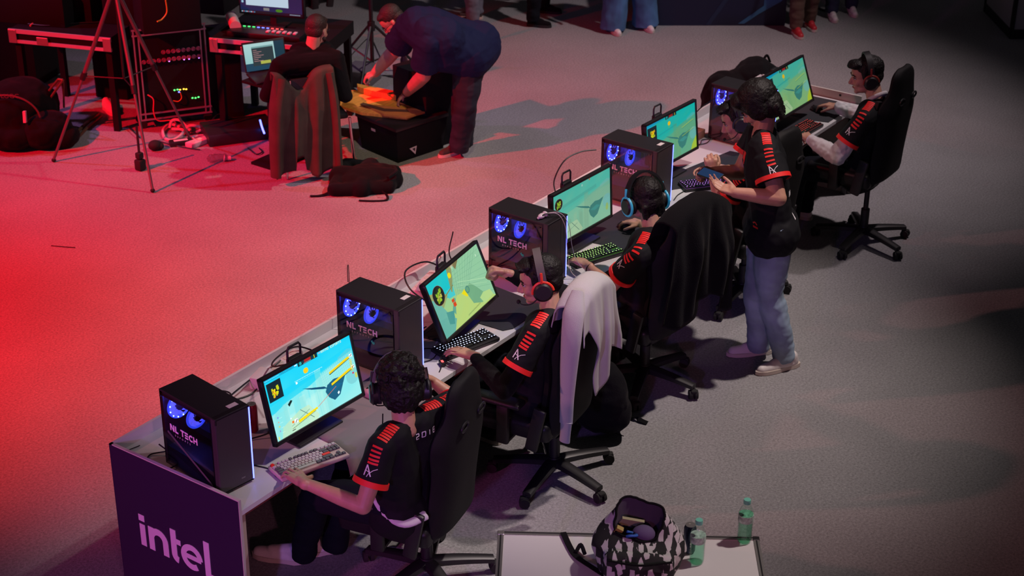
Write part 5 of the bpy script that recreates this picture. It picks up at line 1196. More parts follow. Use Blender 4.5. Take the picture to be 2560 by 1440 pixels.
allv = vs+inner; fs = [(j*NS+i, j*NS+(i+1) % NS, (j+1)*NS+(i+1) % NS, (j+1)*NS+i) for j in range(NR+9) for i in range(NS)] + [tuple(range(NS-1, -1, -1)), tuple((NR+9)*NS+i for i in range(NS))]
g._faces(allv[:(NR+1)*NS], [f for f in fs if max(f) < (NR+1)*NS]); bb = g.build('bag_body', gm, bag, 2)
g = MB(); q0 = (NR)*NS; g._faces(allv[q0:], [tuple(i-q0 for i in f) for f in fs if min(f) >= q0]); g.build('lining', mat('violet_grey_lining', (.05, .04, .065), .9), bag, 2)
g = MB(); g.tube([(x*1.0, y*1.0, z+.004) for x, y, z in vs[NR*NS:(NR+1)*NS]]+[vs[NR*NS]], .0055, n=8, smooth=False); g.build('zip_edge', M['black_cloth'], bag, True)
B = Blob(); B.ell((.0, -.135, .085), (.15, .055, .08)); B.cap((-.11, -.13, .135), (.11, -.13, .135), .035); pk = B.build('front_pocket', gm, None, .008, 3, .010, 14); pk.parent = bag
g = MB(); g.tube([(-.13, -.165, .160), (0, -.185, .155), (.13, -.165, .160)], .005, n=6); g.build('pocket_zip', M['black_cloth'], pk, True)
g = MB(); g.ell((.02, .0, .18), (.05, .04, .04)); o = g.build('cloth_pouch', mat('violet_cloth', (.10, .07, .16), .9), bag, True)
for nm, c, r, m_ in (('blue_strap', (-.03, -.03, .25), None, mat('blue_cord', (.03, .12, .45), .5)),):
    g = MB(); g.tube([(-.06, -.03, .185), (-.04, -.05, .205), (-.01, -.04, .20), (-.02, -.01, .19), (-.05, -.015, .202)], .006, n=8); g.build(nm, m_, bag, True)
g = MB(); g.box((-.03, .05, .205), (.10, .012, .05), rot(.5, .3, .2)); g.build('folded_paper', mat('olive_paper', (.30, .30, .16), .8), bag)
g = MB(); g.box((-.09, .0, .19), (.03, .02, .06), rot(.3, .5, 0)); g.build('small_box', mat('amber', (.35, .25, .05), .6), bag)
W_ = wmat(bag).inverted(); sp = [at(1408, 1331, Z0+.008), at(1425, 1368, Z0+.006), at(1442, 1392, Z0+.008), at(1480, 1418, Z0+.02), at(1530, 1450, Z0+.03)]
g = MB(); g.strap([W_ @ p for p in sp], .026, .004, side=W_.to_3x3() @ tx.normalized()); g.build('shoulder_strap', M['black_cloth'], bag, True)
g = MB(); g.tube([W_ @ at(1440, 1380, Z0+.012), W_ @ at(1452, 1362, Z0+.03), W_ @ at(1462, 1385, Z0+.012)], .009, n=8); g.build('strap_loop', M['black_cloth'], bag, True)

# ================================================================ technicians' corner
# ---- bending man
J = dict(head=at(982, 50, 1.08), hf=V((-.42, .58, -.80)), hu=(-.3, .3, 1), neck=at(1042, 62, 1.12), shL=at(1072, 105, 1.02), shR=at(1022, 66, 1.06), elL=at(1060, 188, .72), wrL=at(1016, 232, .44), elR=at(985, 128, .80), wrR=at(938, 182, .60), hipL=at(1172, 132, .86), hipR=at(1192, 112, .88), knL=at(1165, 262, .47), knR=at(1155, 250, .47), anL=at(1148, 365, .09), anR=at(1160, 350, .09), toL=at(1105, 388, .03), toR=at(1130, 372, .03), front=V((-.35, .55, -.75)).normalized())
pb, Rb, sb = person('person', 'bearded man in navy shirt and dark trousers bending over the orange boards', J,
    (dict(d=at(994, 252, .37)-at(1016, 232, .44), n=(0, .1, -1), side=-1, curl=(.5, .6, .5), spread=.06), dict(d=at(912, 192, .56)-at(938, 182, .60), n=(.2, .1, -1), side=1, curl=(.8, .9, .6))),
    shirt=M['navy'], pants=mat('dark_blue_trouser_cloth', (.008, .010, .022), .85), hair='crop', hair_m=M['hair_brown'], beard=True, glasses='dark framed glasses on the bending man', k=1.2, belly=.085, pad=.034, sleeve=.72, hsc=1.0, armk=1.2, vox=.006, skirt=True)
shoe(pb, at(1172, 372, 0), at(1096, 396, 0), M['shoe_grey'], M['sole_white']); shoe(pb, at(1180, 352, 0), at(1125, 372, 0), M['shoe_grey'], M['sole_white'])
g = MB(); d = (J['elL']-J['wrL']).normalized(); x, y, _ = frame(d); c = J['wrL']+d*.015; g.tube([c+(x*math.cos(t)+y*math.sin(t))*.034 for t in np.linspace(0, 2*PI, 22)], .006, n=6, smooth=False); o = g.build('wristwatch', M['rubber'], smooth=True); tag(o, 'black watch on the wrist of the bending man', 'watch')
# ---- sitting man seen from behind
cc = V((4.57, 2.82, 0)); cf = V((.53, .85, 0)).normalized(); cx_ = V((cf.y, -cf.x, 0)); cyaw = math.atan2(cf.y, cf.x)-PI/2
J = dict(head=at(792, 76, 1.08), hf=V((.95, .15, -.25)), hu=(0, 0, 1), neck=at(780, 118, .96), front=cf)
J['shL'] = at(702, 165, .87); J['shR'] = at(838, 150, .87); J['elL'] = at(668, 238, .66); J['elR'] = at(862, 238, .62); J['wrL'] = J['elL']+cf*.22+cx_*.08; J['wrR'] = J['elR']+cf*.22-cx_*.10+V((0, 0, .04))
sit_legs(J, V((cc.x, cc.y, .52)), cf, kn_f=.42)
pt_, Rt, st_ = person('person', 'man in black sweater sitting with his back to the camera before the laptop', J,
    (dict(d=cf, n=(0, 0, -1), side=-1), dict(d=cf, n=(0, 0, -1), side=1)), shirt=M['black_cloth'], hair='crop', hair_m=M['hair_brown'], beard=True, glasses='thin glasses on the sitting man', long_sleeve=True, k=1.05, vox=.007, hair_sc=1.0)
for s in 'LR': shoe(pt_, J['an'+s]-cf*.07, J['to'+s]+cf*.06, M['shoe_grey'], M['rubber'])
ck = thing('meeting_chair', 'chair with thin chrome legs under the man in the black sweater', 'chair', tuple(cc), cyaw)
for s in (-1, 1):
    for y in (-1, 1): a = MB(); a.tube([(s*.27, y*.24, .008), (s*.25, y*.21, .42)], .011, n=10, smooth=False); a.build('leg', M['chrome'], ck, True)
    a = MB(); a.tube([(s*.16-.05, -.21, .42), (s*.16-.05, -.25, .60), (s*.15-.07, -.28, .80)], .011, n=10); a.build('back_post', M['chrome'], ck, True)
a = MB(); a.rbox((0, 0, .44), (.48, .46, .045), .018); a.build('seat', M['pu'], ck, True); a = MB(); a.rbox((-.08, -.27, .68), (.36, .03, .24), .012, rot(-.12)); a.build('backrest', M['pu'], ck, True)
g = MB(); nu, nv = 40, 34; vs = []
for j in range(nv+1):
    t = j/nv
    for i in range(nu+1):
        q = i/nu; L = .80 - .05*abs(math.sin(q*5)) + (.0 if q < .55 else .03) - (.10 if .32 < q < .46 else 0); d = t*(L+.14)
        w_ = -.35+.46*q; notch = .20*math.exp(-((q-.42)/.20)**2)
        if d < .07: y, z = -.215, .80+d
        elif d < .14: y, z = -.215-(d-.07)*1.4, .87
        else: y, z = -.313-.04*min(1, (d-.14)/.3), .87-(d-.14)
        dn = max(0, d-.14); sp_ = 1+.10*min(1, dn/.6); fold = .015*min(1, dn/.2+.2)
        vs.append((w_*sp_, y-fold*(1+math.sin(q*19+t*2))-.3*fold*math.sin(q*41), max(.035, z - notch*(1-t)*.9)))
g._faces(vs, [(j*(nu+1)+i, j*(nu+1)+i+1, (j+1)*(nu+1)+i+1, (j+1)*(nu+1)+i) for j in range(nv) for i in range(nu)])
jk = thing('jacket', 'olive brown jacket hung over the chrome legged chair', 'jacket', tuple(cc+V((0, 0, .87))-cf*.28), cyaw); g.bm.transform(Matrix.Translation((0, .28, -.87))); b = g.build('jacket_body', M['olive'], jk, 2)
md = b.modifiers.new('t', 'SOLIDIFY'); md.thickness = .010
for s, L in ((-1.15, .70), (.30, .72)):
    g = MB(); g.tube([(s*.26, -.02, -.04), (s*.31, -.07, -.25), (s*.33, -.09, -.50), (s*.34, -.10, -L-.08)], [.055, .055, .05, .045], n=12, flat=.6); g.build('sleeve', M['olive'], jk, True)
# ---- tote box with boards
bc0, bR = at(995, 408, 0), at(1108, 370, 0); ux = (bR-bc0); ux.z = 0; tw = ux.length; tyaw = math.atan2(ux.y, ux.x); tdp = .44
tt = thing('storage_box', 'black lidded storage box carrying the orange boards', 'box', (bc0.x, bc0.y, 0), tyaw)
a = MB(); a.box((tw/2, tdp/2, .135), (tw, tdp, .27), taper=1.10); a.build('box_body', M['black_matte'], tt)
a = MB(); a.rbox((tw/2, tdp/2, .285), (tw*1.16, tdp*1.14, .034), .008); a.build('lid', M['black_plastic'], tt, True)
a = MB(); a.box((-.018, .27, .205), (.002, .05, .022), rot(0, -.08, 0)); a.build('paper_label', M['sticker'], tt)
a = MB(); a.prism([(.0, .06), (.075, .065), (.055, .0)], (.11, -.016, .035), (1, 0, 0), (0, .08, 1), .0015); wl = a.build('triangle_label', M['sticker'], tt)
a = MB(); a.prism([(.028, .052), (.058, .054), (.050, .025)], (.11, -.0175, .035), (1, 0, 0), (0, .08, 1), .0012); a.build('label_print', M['black_plastic'], wl)
zb = .304
def board(px, z, th, label, m=M['wood']):
    P = [at(x, y, z) for x, y in px]; g = MB(); g.prism([(p.x, p.y) for p in P], (0, 0, z), (1, 0, 0), (0, 1, 0), th); o = g.build('plywood_board', m); return tag(o, label, 'board')
board([(825, 262), (868, 231), (1000, 240), (1097, 263), (1018, 300), (905, 288)], zb, .022, 'wide orange plywood board lying across the storage box')
board([(905, 262), (985, 272), (1062, 284), (1015, 297), (960, 290)], zb+.023, .016, 'orange board piece with slanted front on the wide board', mat('amber_plywood', (.55, .20, .045), .6, var=.2, vscale=6))
board([(893, 222), (925, 228), (985, 240), (990, 252), (930, 240), (895, 230)], zb+.023, .045, 'narrow orange board standing up at the far side of the boards')
board([(1010, 249), (1050, 256), (1048, 262), (1005, 256)], zb+.023, .02, 'small orange block under the hand of the bending man')
board([(900, 262), (960, 278), (1020, 280), (1018, 276), (962, 273), (908, 258)], zb+.040, .006, 'thin dark strip lying on the orange boards', mat('dark_strip', (.10, .04, .015), .7))
cable('white looped cable behind the orange boards', [at(1030, 235, .33), at(1045, 250, .36), at(1062, 238, .36), at(1040, 232, .36), at(1070, 246, .33)], .006, M['cable_white'])
# ---- black backpack on the floor in front
c = at(912, 445, .05); fb = thing('backpack', 'black backpack lying flat on the red lit carpet with trailing straps', 'backpack', (c.x, c.y, 0)); B = Blob()
P = [at(835, 475, .04), at(972, 468, .04), at(985, 430, .06), at(865, 412, .06)]
for i in range(4):
    for t in (0, .33, .66): B.cap(P[i].lerp(P[(i+1) % 4], t), P[i].lerp(P[(i+1) % 4], t+.34), .055)
B.cap((P[0]+P[3])/2, (P[1]+P[2])/2, .09); B.cap((P[0]+P[1])/2, (P[2]+P[3])/2, .085); B.ell((P[0]+P[1]+P[2]+P[3])/4+V((0, 0, .01)), (.22, .17, .085)); B.build('bag_body', M['black_cloth'], fb, .010, 3, .008, 9)
g = MB(); g.strap([at(838, 470, .06), at(822, 482, .02), at(800, 489, .008), at(775, 490, .008)], .028, .004, side=(0, 1, 0)); g.build('strap', M['black_cloth'], fb, True, world=True)
g = MB(); g.strap([at(955, 478, .05), at(968, 490, .02), at(965, 500, .008), at(930, 502, .008), at(897, 501, .008)], .020, .004, side=(0, 1, 0)); g.build('strap', M['black_cloth'], fb, True, world=True)
g = MB(); g.tube([at(970, 445, .12), at(990, 430, .13), at(985, 418, .11)], .014, n=8); g.build('grab_handle', M['black_cloth'], fb, True, world=True)
# ---- tables with aluminium edges
e_ = V((.35, -.937, 0)); n_ = V((.937, .35, 0)); tyw = math.atan2(e_.y, e_.x)
def road_table(p0, L, D, label, z=.80):
    o = thing('flight_case_table', label, 'table', (p0.x, p0.y, 0), tyw)
    a = MB(); a.box((L/2, D/2+.004, z-.055), (L-.02, D-.02, .11)); a.build('tabletop', M['black_matte'], o)
    for nm, zz, h in (('upper_rail', z-.014, .034), ('lower_rail', z-.098, .026)): a = MB(); a.box((L/2, .002, zz), (L, .012, h)); a.build(nm, mat('pale_rail', (.55, .50, .55), .4, metal=.3), o)
    for x in (.035, L-.035): a = MB(); a.rbox((x, -.004, z-.056), (.07, .012, .112), .004); a.build('corner_plate', M['alu'], o)
    a = MB(); a.rbox((L*.33, -.004, z-.075), (.10, .012, .06), .004); a.build('latch', M['alu'], o)
    for x in (.05, L-.05):
        for y in (.06, D-.06): a = MB(); a.box((x, y, (z-.11)/2), (.05, .05, z-.112)); a.build('leg', M['black_matte'], o)
    return o
p1_ = at(20, 72, .80); p1_.z = 0; p2_ = at(523, 95, .80); p2_.z = 0
road_table(p1_, .90, .75, 'black table with pale metal edge at the far left'); road_table(p2_, .95, .75, 'black table with pale metal edge holding the monitor and control keyboard')
def on_table(p0, x, y, z=.802): return p0 + e_*x + n_*y + V((0, 0, z))
# control monitor
c = on_table(p2_, .36, .42); mo = thing('computer_monitor', 'wide desktop monitor at the top edge, white window over a dark blue desktop', 'monitor', tuple(c), tyw)
a = MB(); a.rbox((0, .02, .26), (.56, .03, .36), .006); a.build('frame', M['black_plastic'], mo, True); a = MB(); a.rbox((0, .04, .006), (.24, .18, .012), .004); a.box((0, .05, .06), (.05, .03, .12)); a.build('stand', M['black_plastic'], mo)
p = Pic((.02, .12, .26), (.03, .14, .32)); p.rect(30, 20, 250, 145, (.75, .85, .92)); p.rect(30, 20, 250, 30, (.35, .5, .6)); p.circ(12, 130, 6, (.6, .8, .9)); p.rect(0, 168, 320, 180, (.02, .06, .12)); p.rect(120, 152, 150, 164, (.5, .5, .5)); p.circ(200, 160, 18, (.25, .5, .1), 1, 7)
for k in range(9): p.circ(8+k*8, 174, 3, [(.7, .85, .95), (.8, .4, .5), (.3, .6, .8)][k % 3])
for k in range(8): p.rect(255+k*7, 172, 259+k*7, 176, (.6, .7, .8))
screen_mesh('screen', p, .53, .33, mo, screen_mat('desktop_screen_light', .85), Matrix.Translation((0, .004, .26)))
c = on_table(p2_, .42, .18); kk = thing('control_surface', 'black control keyboard with green, blue and red lights on the pale edged table', 'controller', tuple(c), tyw)
a = MB(); a.rbox((0, 0, .02), (.62, .20, .04), .006); a.build('housing', M['black_plastic'], kk, True)
for k in range(9):
    a = MB(); a.box((-.22+k*.040, .06, .0415), (.020, .008, .003)); a.build('button_light', [M['led_green'], M['led_blue'], M['led_red']][k//3], kk)
for k in range(6): a = MB(); a.rbox((.02+k*.045, -.03+.01*(k % 2), .046), (.026, .05, .012), .003); a.build('fader_cap', M['white_plastic'], kk, True)
c = on_table(p2_, .08, .30); a = MB(); a.tube([(-.14, .02, .05), (.0, .0, .05), (.14, -.02, .05)], .045, n=24, smooth=False); o = a.build('paper_roll', mat('pinkish_paper', (.55, .42, .40), .8), smooth=True); o.location = c; o.rotation_euler = (0, 0, tyw-.9); tag(o, 'rolled paper beside the wide desktop monitor', 'paper')
# laptop
lc = at(668, 178, .70); lp = thing('laptop', 'open laptop with white window and dark terminal before the man in black sweater', 'laptop', tuple(lc), math.radians(-28))
a = MB(); a.rbox((0, -.12, 0), (.34, .24, .016), .005); a.build('base', M['alu_dark'], lp, True); a = MB(); a.rbox((0, .04, .115), (.34, .010, .23), .004, rot(-.30)); a.build('lid', M['black_plastic'], lp, True)
p = Pic((.75, .92, .92), (.60, .85, .85)); p.rect(0, 130, 320, 180, (.05, .30, .40)); p.rect(60, 30, 230, 150, (.16, .26, .28)); p.rect(60, 22, 230, 32, (.5, .7, .7)); p.rect(240, 0, 320, 120, (.02, .25, .32)); p.rect(120, 120, 200, 140, (.75, .78, .35))
for k in range(7): p.rect(70, 45+k*12, 100+(k*37) % 60, 48+k*12, (.8, .6, .6))
screen_mesh('screen', p, .32, .205, lp, screen_mat('laptop_screen_light', .75), Matrix.Translation((0, .030, .115)) @ Matrix.Rotation(-.30, 4, 'X'))
a = MB(); a.box((0, 0, .68), (.40, .28, .02)); a.cyl((0, 0, .02), (0, 0, .67), .02, n=12); a.box((0, 0, .01), (.34, .26, .02)); o = a.build('laptop_stand', M['black_matte']); o.location = (lc.x-.05, lc.y-.11, 0); tag(o, 'black stand under the open laptop', 'stand')
# equipment rack with knobs and lights
rl, rr = at(352, 326, 0), at(532, 303, 0); rx = rr-rl; rw = rx.length; ryaw = math.atan2(rx.y, rx.x); RH = .84
rk = thing('equipment_rack', 'metal edged equipment rack with two rows of ring knobs and small lights', 'rack', (rl.x, rl.y, 0), ryaw)
a = MB(); a.box((rw/2, .115, .46), (rw-.05, .21, .74)); a.build('housing', M['black_matte'], rk)
al = mat('violet_lit_metal', (.40, .34, .40), .35, metal=.6)
for x in (.012, rw-.012, .05, rw-.05):
    a = MB(); a.box((x, -.002, RH/2+.04), (.010, .012, RH-.08)); a.build('upright', al, rk)
for z in (.085, .135, RH-.045, RH): a = MB(); a.box((rw/2, -.004, z), (rw, .012, .012)); a.build('cross_rail', al, rk)
for x in (.03, rw-.03):
    for y in (.04, .18): a = MB(); a.cyl((x, y-.012, .035), (x, y+.012, .035), .035, n=16); a.build('caster', M['rubber'], rk, True)
ring = mat('pink_metal_ring', (.40, .12, .22), .4, metal=.4)
for r_ in range(2):
    for k in range(12):
        if r_ == 0 and k < 4: continue
        x = .075+k*(rw-.15)/11; z = .64-.065*r_; a = MB(); a.tube([(x+.015*math.cos(t), -.012, z+.015*math.sin(t)) for t in np.linspace(0, 2*PI, 15)], .0028, n=6, smooth=False); a.cyl((x, .01, z), (x, -.010, z), .010, n=12); kn = a.build('ring_knob', ring, rk, True)
        if r_ == 1 and k in (5, 8, 9, 11): a = MB(); a.ell((x, -.014, z-.016), (.006, .004, .004)); a.build('violet_light', mat('violet_led', (.6, .3, 1), .5, emit=2.5, ecol=(.55, .2, 1)), kn)
for x, z, m_ in ((.30, .31, 'led_green'), (.325, .312, 'led_green'), (.345, .308, 'led_yellow'), (.375, .31, 'led_yellow'), (.395, .306, 'led_yellow'), (.335, .290, 'led_blue'), (.44, .225, 'led_green'), (.465, .222, 'led_green'), (.49, .226, 'led_green')):
    a = MB(); a.ell((x, -.008, z), (.008, .004, .006)); a.build('status_light', M[m_], rk)
a = MB(); a.tube([(.345, -.01, .285), (.35, -.015, .24), (.32, -.02, .215), (.28, -.015, .225)], .004, n=6); a.build('orange_patch_wire', mat('orange_wire', (.7, .3, .03), .5), rk, True)
a = MB(); a.tube([(.08, -.01, .30), (.12, -.03, .26), (.11, -.04, .16), (.14, -.04, .08), (.25, -.05, .07), (.30, -.06, .02)], .005, n=6); a.build('red_patch_wire', mat('red_wire', (.6, .04, .08), .5), rk, True)
# black equipment stacked on and under the tables
def case(px, py, z, sz, yw, label, m=None, cat='case', name='equipment_case'):
    p = at(px, py, z); a = MB(); a.rbox((0, 0, sz[2]/2), sz, .008); o = a.build(name, m or M['black_matte'], smooth=True); o.location = p; o.rotation_euler = (0, 0, yw); return tag(o, label, cat)
case(110, 45, .80, (.60, .40, .30), tyw, 'black equipment case on the far left table'); case(210, 38, .80, (.34, .36, .42), tyw, 'taller black equipment case on the far left table beside the tripod')
case(420, 62, .86, (.46, .40, .36), ryaw, 'black mixer case standing on the equipment rack'); case(330, 45, .80, (.30, .40, .34), tyw, 'small black case between the far left table and the rack'); case(555, 20, .80, (.22, .40, .30), tyw, 'black box at the left of the wide desktop monitor')
case(60, 190, 0, (.55, .50, .62), tyw, 'black box in the dark under the far left table'); case(310, 225, 0, (.30, .45, .60), tyw, 'black box between tripod and rack under the table'); case(565, 270, 0, (.20, .50, .66), ryaw, 'narrow black case right of the rack'); case(700, 170, 0, (.40, .40, .60), tyw, 'black case under the table with the desktop monitor')
for x0, y0 in ((90, 60), (165, 62)):
    p = at(x0, y0, .806); a = MB(); a.tube([(-.06, 0, 0), (0, .01, .01), (.05, -.01, 0)], .008, n=6); o = a.build('red_lit_plug', mat('copper_plug%d' % x0, (.6, .2, .15), .5), smooth=True); o.location = p; tag(o, 'small red lit plug on the far left table, %s' % ('leftmost' if x0 < 100 else 'nearer the tripod'), 'plug')
cable('dark cable lying along the far left table edge', [at(70, 60, .81), at(120, 64, .81), at(190, 58, .81), at(250, 55, .81)], .006)
cable('yellow cable hanging before the black gear above the rack', [at(414, 0, 1.2), at(417, 30, 1.1), at(405, 48, 1.05), at(393, 54, 1.05)], .005, mat('yellow_wire', (.6, .4, .03), .5))
# ---- tripod
F = [at(135, 405, 0), at(382, 481, 0), at(475, 352, 0)]; ap = (F[0]+F[1]+F[2])/3+V((0, 0, 1.42)); tp = thing('camera_tripod', 'tall camera tripod with dark metal legs, its head above the frame', 'tripod', (ap.x, ap.y, 0))
tm = mat('dull_tripod_metal', (.20, .15, .16), .4, metal=.6)
for f in F:
    top = ap+(f-ap)*.06; a = MB(); a.tube([top, ap.lerp(f, .5)], .016, n=10, smooth=False); a.tube([ap.lerp(f, .48), f+V((0, 0, .02))], .011, n=10, smooth=False); lg = a.build('leg', tm, tp, True, world=True)
    a = MB(); q = ap.lerp(f, .5); d = (f-ap).normalized(); a.cyl(q-d*.03, q+d*.03, .022, n=12); a.build('leg_clamp', M['black_plastic'], lg, True, world=True); a = MB(); a.ell(f+V((0, 0, .016)), (.018, .018, .016)); a.build('rubber_foot', M['rubber'], lg, True, world=True)
a = MB(); a.cyl(ap-V((0, 0, .06)), ap+V((0, 0, .10)), .035, n=16); a.rbox(ap+V((0, 0, .16)), (.12, .12, .12), .02); a.build('head', M['black_plastic'], tp, True, world=True)
a = MB(); m0 = ap-V((0, 0, .72)); a.cyl(m0, m0+V((0, 0, .7)), .010, n=8)
for f in F: a.tube([m0, ap.lerp(f, .5)], .005, n=6, smooth=False)
a.build('spreader', M['black_plastic'], tp, True, world=True)
q = at(352, 425, 0); c2 = thing('light_stand_clamp', 'black clamp weight hanging low beside the front tripod leg', 'clamp', tuple(q)); a = MB(); a.rbox((0, 0, .045), (.07, .07, .09), .015); a.rbox((0, 0, .12), (.05, .05, .05), .01); a.build('weight', M['rubber'], c2, True); a = MB(); a.cyl((0, 0, .12), (0, 0, .36), .010, n=10); a.build('rod', M['alu_dark'], c2, True)
# ---- pole stand behind the sitting man
q = at(932, 190, .0); q0 = V((q.x, q.y, 0)); ls = thing('speaker_stand', 'black pole stand with spread legs between sitting and bending man', 'stand', tuple(q0))
a = MB(); a.cyl((0, 0, .10), (0, 0, 2.1), .018, n=14); a.build('pole', M['black_plastic'], ls, True); a = MB(); a.cyl((0, 0, .42), (0, 0, .50), .034, n=14); a.cyl((0, 0, .98), (0, 0, 1.04), .028, n=14); a.build('collar', M['black_plastic'], ls, True)
for k in range(3):
    t = -.6+k*2*PI/3; a = MB(); a.tube([(.03*math.cos(t), .03*math.sin(t), .46), (.45*math.cos(t), .45*math.sin(t), .015)], .012, n=8, smooth=False); a.tube([(.02*math.cos(t), .02*math.sin(t), .14), (.26*math.cos(t), .26*math.sin(t), .215)], .008, n=6, smooth=False); lg = a.build('leg', M['black_plastic'], ls, True); a = MB(); a.ell((.45*math.cos(t), .45*math.sin(t), .018), (.022, .022, .018)); a.build('rubber_foot', M['rubber'], lg, True)
case(1075, 345, 0, (.42, .40, .62), tyaw, 'tall black case right behind the storage box beside the bending man')
cable('thin dark cable on the red floor behind the pole stand', [at(868, 150, .006), at(895, 120, .006), at(925, 95, .006), at(945, 130, .006), at(960, 165, .006)], .004)
case(905, 205, 0, (.30, .25, .14), .3, 'grey soft bag behind the orange boards', mat('grey_bag', (.12, .11, .12), .9), 'bag', 'bag')
q = at(1011, 195, 0); o = thing('drink_bottle', 'dark bottle with red cap behind the arm of the bending man', 'bottle', tuple(q)); a = MB(); a.lathe([(.03, 0), (.034, .01), (.034, .17), (.016, .22), (.015, .24)], n=20); a.build('bottle_body', mat('dark_bottle', (.06, .02, .03), .2), o, True); a = MB(); a.lathe([(.018, .238), (.018, .262), (.001, .264)], n=20); a.build('cap', M['red_print'], o, True)
# ---- cables, power strip, small things on the floor
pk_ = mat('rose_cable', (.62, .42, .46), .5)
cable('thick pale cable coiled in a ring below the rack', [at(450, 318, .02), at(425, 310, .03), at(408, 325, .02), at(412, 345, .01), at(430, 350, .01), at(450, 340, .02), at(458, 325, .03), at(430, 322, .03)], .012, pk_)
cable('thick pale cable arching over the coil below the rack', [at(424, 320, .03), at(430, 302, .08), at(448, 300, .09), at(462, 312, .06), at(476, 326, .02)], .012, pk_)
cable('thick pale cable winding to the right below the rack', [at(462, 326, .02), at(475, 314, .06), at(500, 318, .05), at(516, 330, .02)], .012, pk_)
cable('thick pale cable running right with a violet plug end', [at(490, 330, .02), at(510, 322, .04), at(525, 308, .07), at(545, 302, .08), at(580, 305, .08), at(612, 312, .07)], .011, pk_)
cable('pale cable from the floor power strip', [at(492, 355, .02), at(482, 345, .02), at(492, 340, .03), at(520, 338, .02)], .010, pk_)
q = at(500, 360, 0); o = power_strip((q.x, q.y, .001), ryaw+.5, 'power strip with red switch among the pale floor cables', L=.24, w_=.08); a = MB(); a.box((.0, 0, .043), (.03, .02, .006)); a.build('red_switch', M['led_red'], o)
q = at(452, 362, 0); a = MB(); a.rbox((0, 0, .022), (.18, .07, .044), .008); o = a.build('power_adapter', M['black_plastic'], smooth=True, loc=(0, 0, 0)); o.location = q; o.rotation_euler = (0, 0, ryaw); tag(o, 'black power adapter with pale label on the floor before the cables', 'adapter'); a = MB(); a.box((0, -.01, .0445), (.11, .035, .001)); a.build('label', M['sticker'], o)
q = at(388, 375, 0); a = MB(); a.ell((0, 0, .04), (.055, .05, .042)); a.ell((.03, -.02, .03), (.035, .04, .03)); o = a.build('cable_plug', M['rubber'], smooth=True); o.location = q; tag(o, 'round black plug lump on the floor left of the cables', 'plug')
q = at(545, 405, 0); o = thing('crumpled_bottle', 'crumpled clear plastic bottle lying on the red floor', 'bottle', tuple(q), .9); B = Blob(); B.cap((0, -.05, .032), (0, .05, .034), .030, .032); B.ell((.005, .02, .035), (.034, .03, .03)); b = B.build('bottle_body', glassmat('cloudy_plastic', (.82, .78, .80), rough=.15), None, .005, 2, .008, 30); b.parent = o; a = MB(); a.cyl((0, -.10, .022), (0, -.075, .024), .017, n=16); a.cyl((0, -.075, .024), (0, -.05, .03), .014, .026, n=16); a.build('cap', M['white_plastic'], o, True)
q = at(600, 345, 0); bx_ = thing('electronics_box', 'low black electronics box with a blue light beside the chrome legs', 'box', tuple(q), ryaw); a = MB(); a.rbox((0, .05, .05), (.55, .34, .10), .01); a.build('housing', M['black_plastic'], bx_, True)
a = MB(); a.tube([at(650, 300, .16), at(655, 318, .12), at(661, 334, .08)], .008, n=8); a.build('blue_light_strip', M['led_blue'], bx_, True, world=True)
for k, P in enumerate(([at(395, 352, .01), at(430, 362, .01), at(470, 370, .01), at(500, 374, .01)], [at(620, 370, .01), at(640, 385, .01), at(655, 380, .01), at(648, 370, .01)], [at(318, 315, .02), at(340, 335, .02), at(350, 345, .02)], [at(530, 300, .1), at(545, 285, .14), at(565, 290, .12), at(590, 300, .05)])):
    cable(['thin black cable in front of the pale floor cables', 'thin dark cable curl by the chrome chair leg', 'thin black cable beside the front tripod leg', 'dark cable arch above the black electronics box'][k], P, .005)
# ---- bags and frames at the far left
q = at(60, 365, 0); o = thing('backpack', 'large black bag with rose piping at the far left edge', 'backpack', tuple(q)); B = Blob(); B.ell(q+V((.10, .12, .24)), (.34, .26, .27)); B.ell(q+V((.02, .05, .12)), (.30, .24, .14)); B.build('bag_body', M['black_cloth'], o, .014, 3, .02, 6)
pp_ = mat('rose_piping', (.10, .02, .03), .6); a = MB(); cq = q+V((.08, .02, .20)); a.tube([cq+V((math.cos(t)*.26*.58-.20, -math.cos(t)*.26*.8-.02, math.sin(t)*.20+.06)) for t in np.linspace(.1, PI-.1, 12)], .008, n=6); a.build('piping', pp_, o, True, world=True)
a = MB(); k0 = at(62, 292, .30); a.box(k0, (.035, .02, .09), rot(0, .2, .6)); a.build('tag', M['pink_and_pink_lit_plastic'], o, world=True)
text_obj('LUGC', .055, at(2, 245, .52), V((.575, -.818, 0)), V((-.2, -.1, 1)), mat('dim_lettering', (.12, .07, .09), .6), o, 'lettering')
q = at(120, 372, 0); o = thing('backpack', 'smaller black bag lying left of the tripod foot', 'backpack', tuple(q)); B = Blob(); B.ell(q+V((.05, .05, .14)), (.22, .18, .15)); B.ell(q+V((.13, -.05, .08)), (.14, .12, .09)); B.build('bag_body', M['black_cloth'], o, .012, 3, .015, 7)
br = mat('brown_metal', (.18, .10, .06), .45, metal=.6)
a = MB(); a.tube([at(178, 345, .02), at(205, 318, .02), at(245, 285, .02)], .014, n=8, smooth=False); a.tube([at(188, 350, .02), at(215, 322, .02), at(252, 290, .02)], .014, n=8, smooth=False); a.tube([at(178, 345, .02), at(188, 350, .02)], .014, n=8, smooth=False); o = a.build('metal_frame', br, smooth=True); tag(o, 'brown metal floor frame right of the left tripod leg', 'frame')
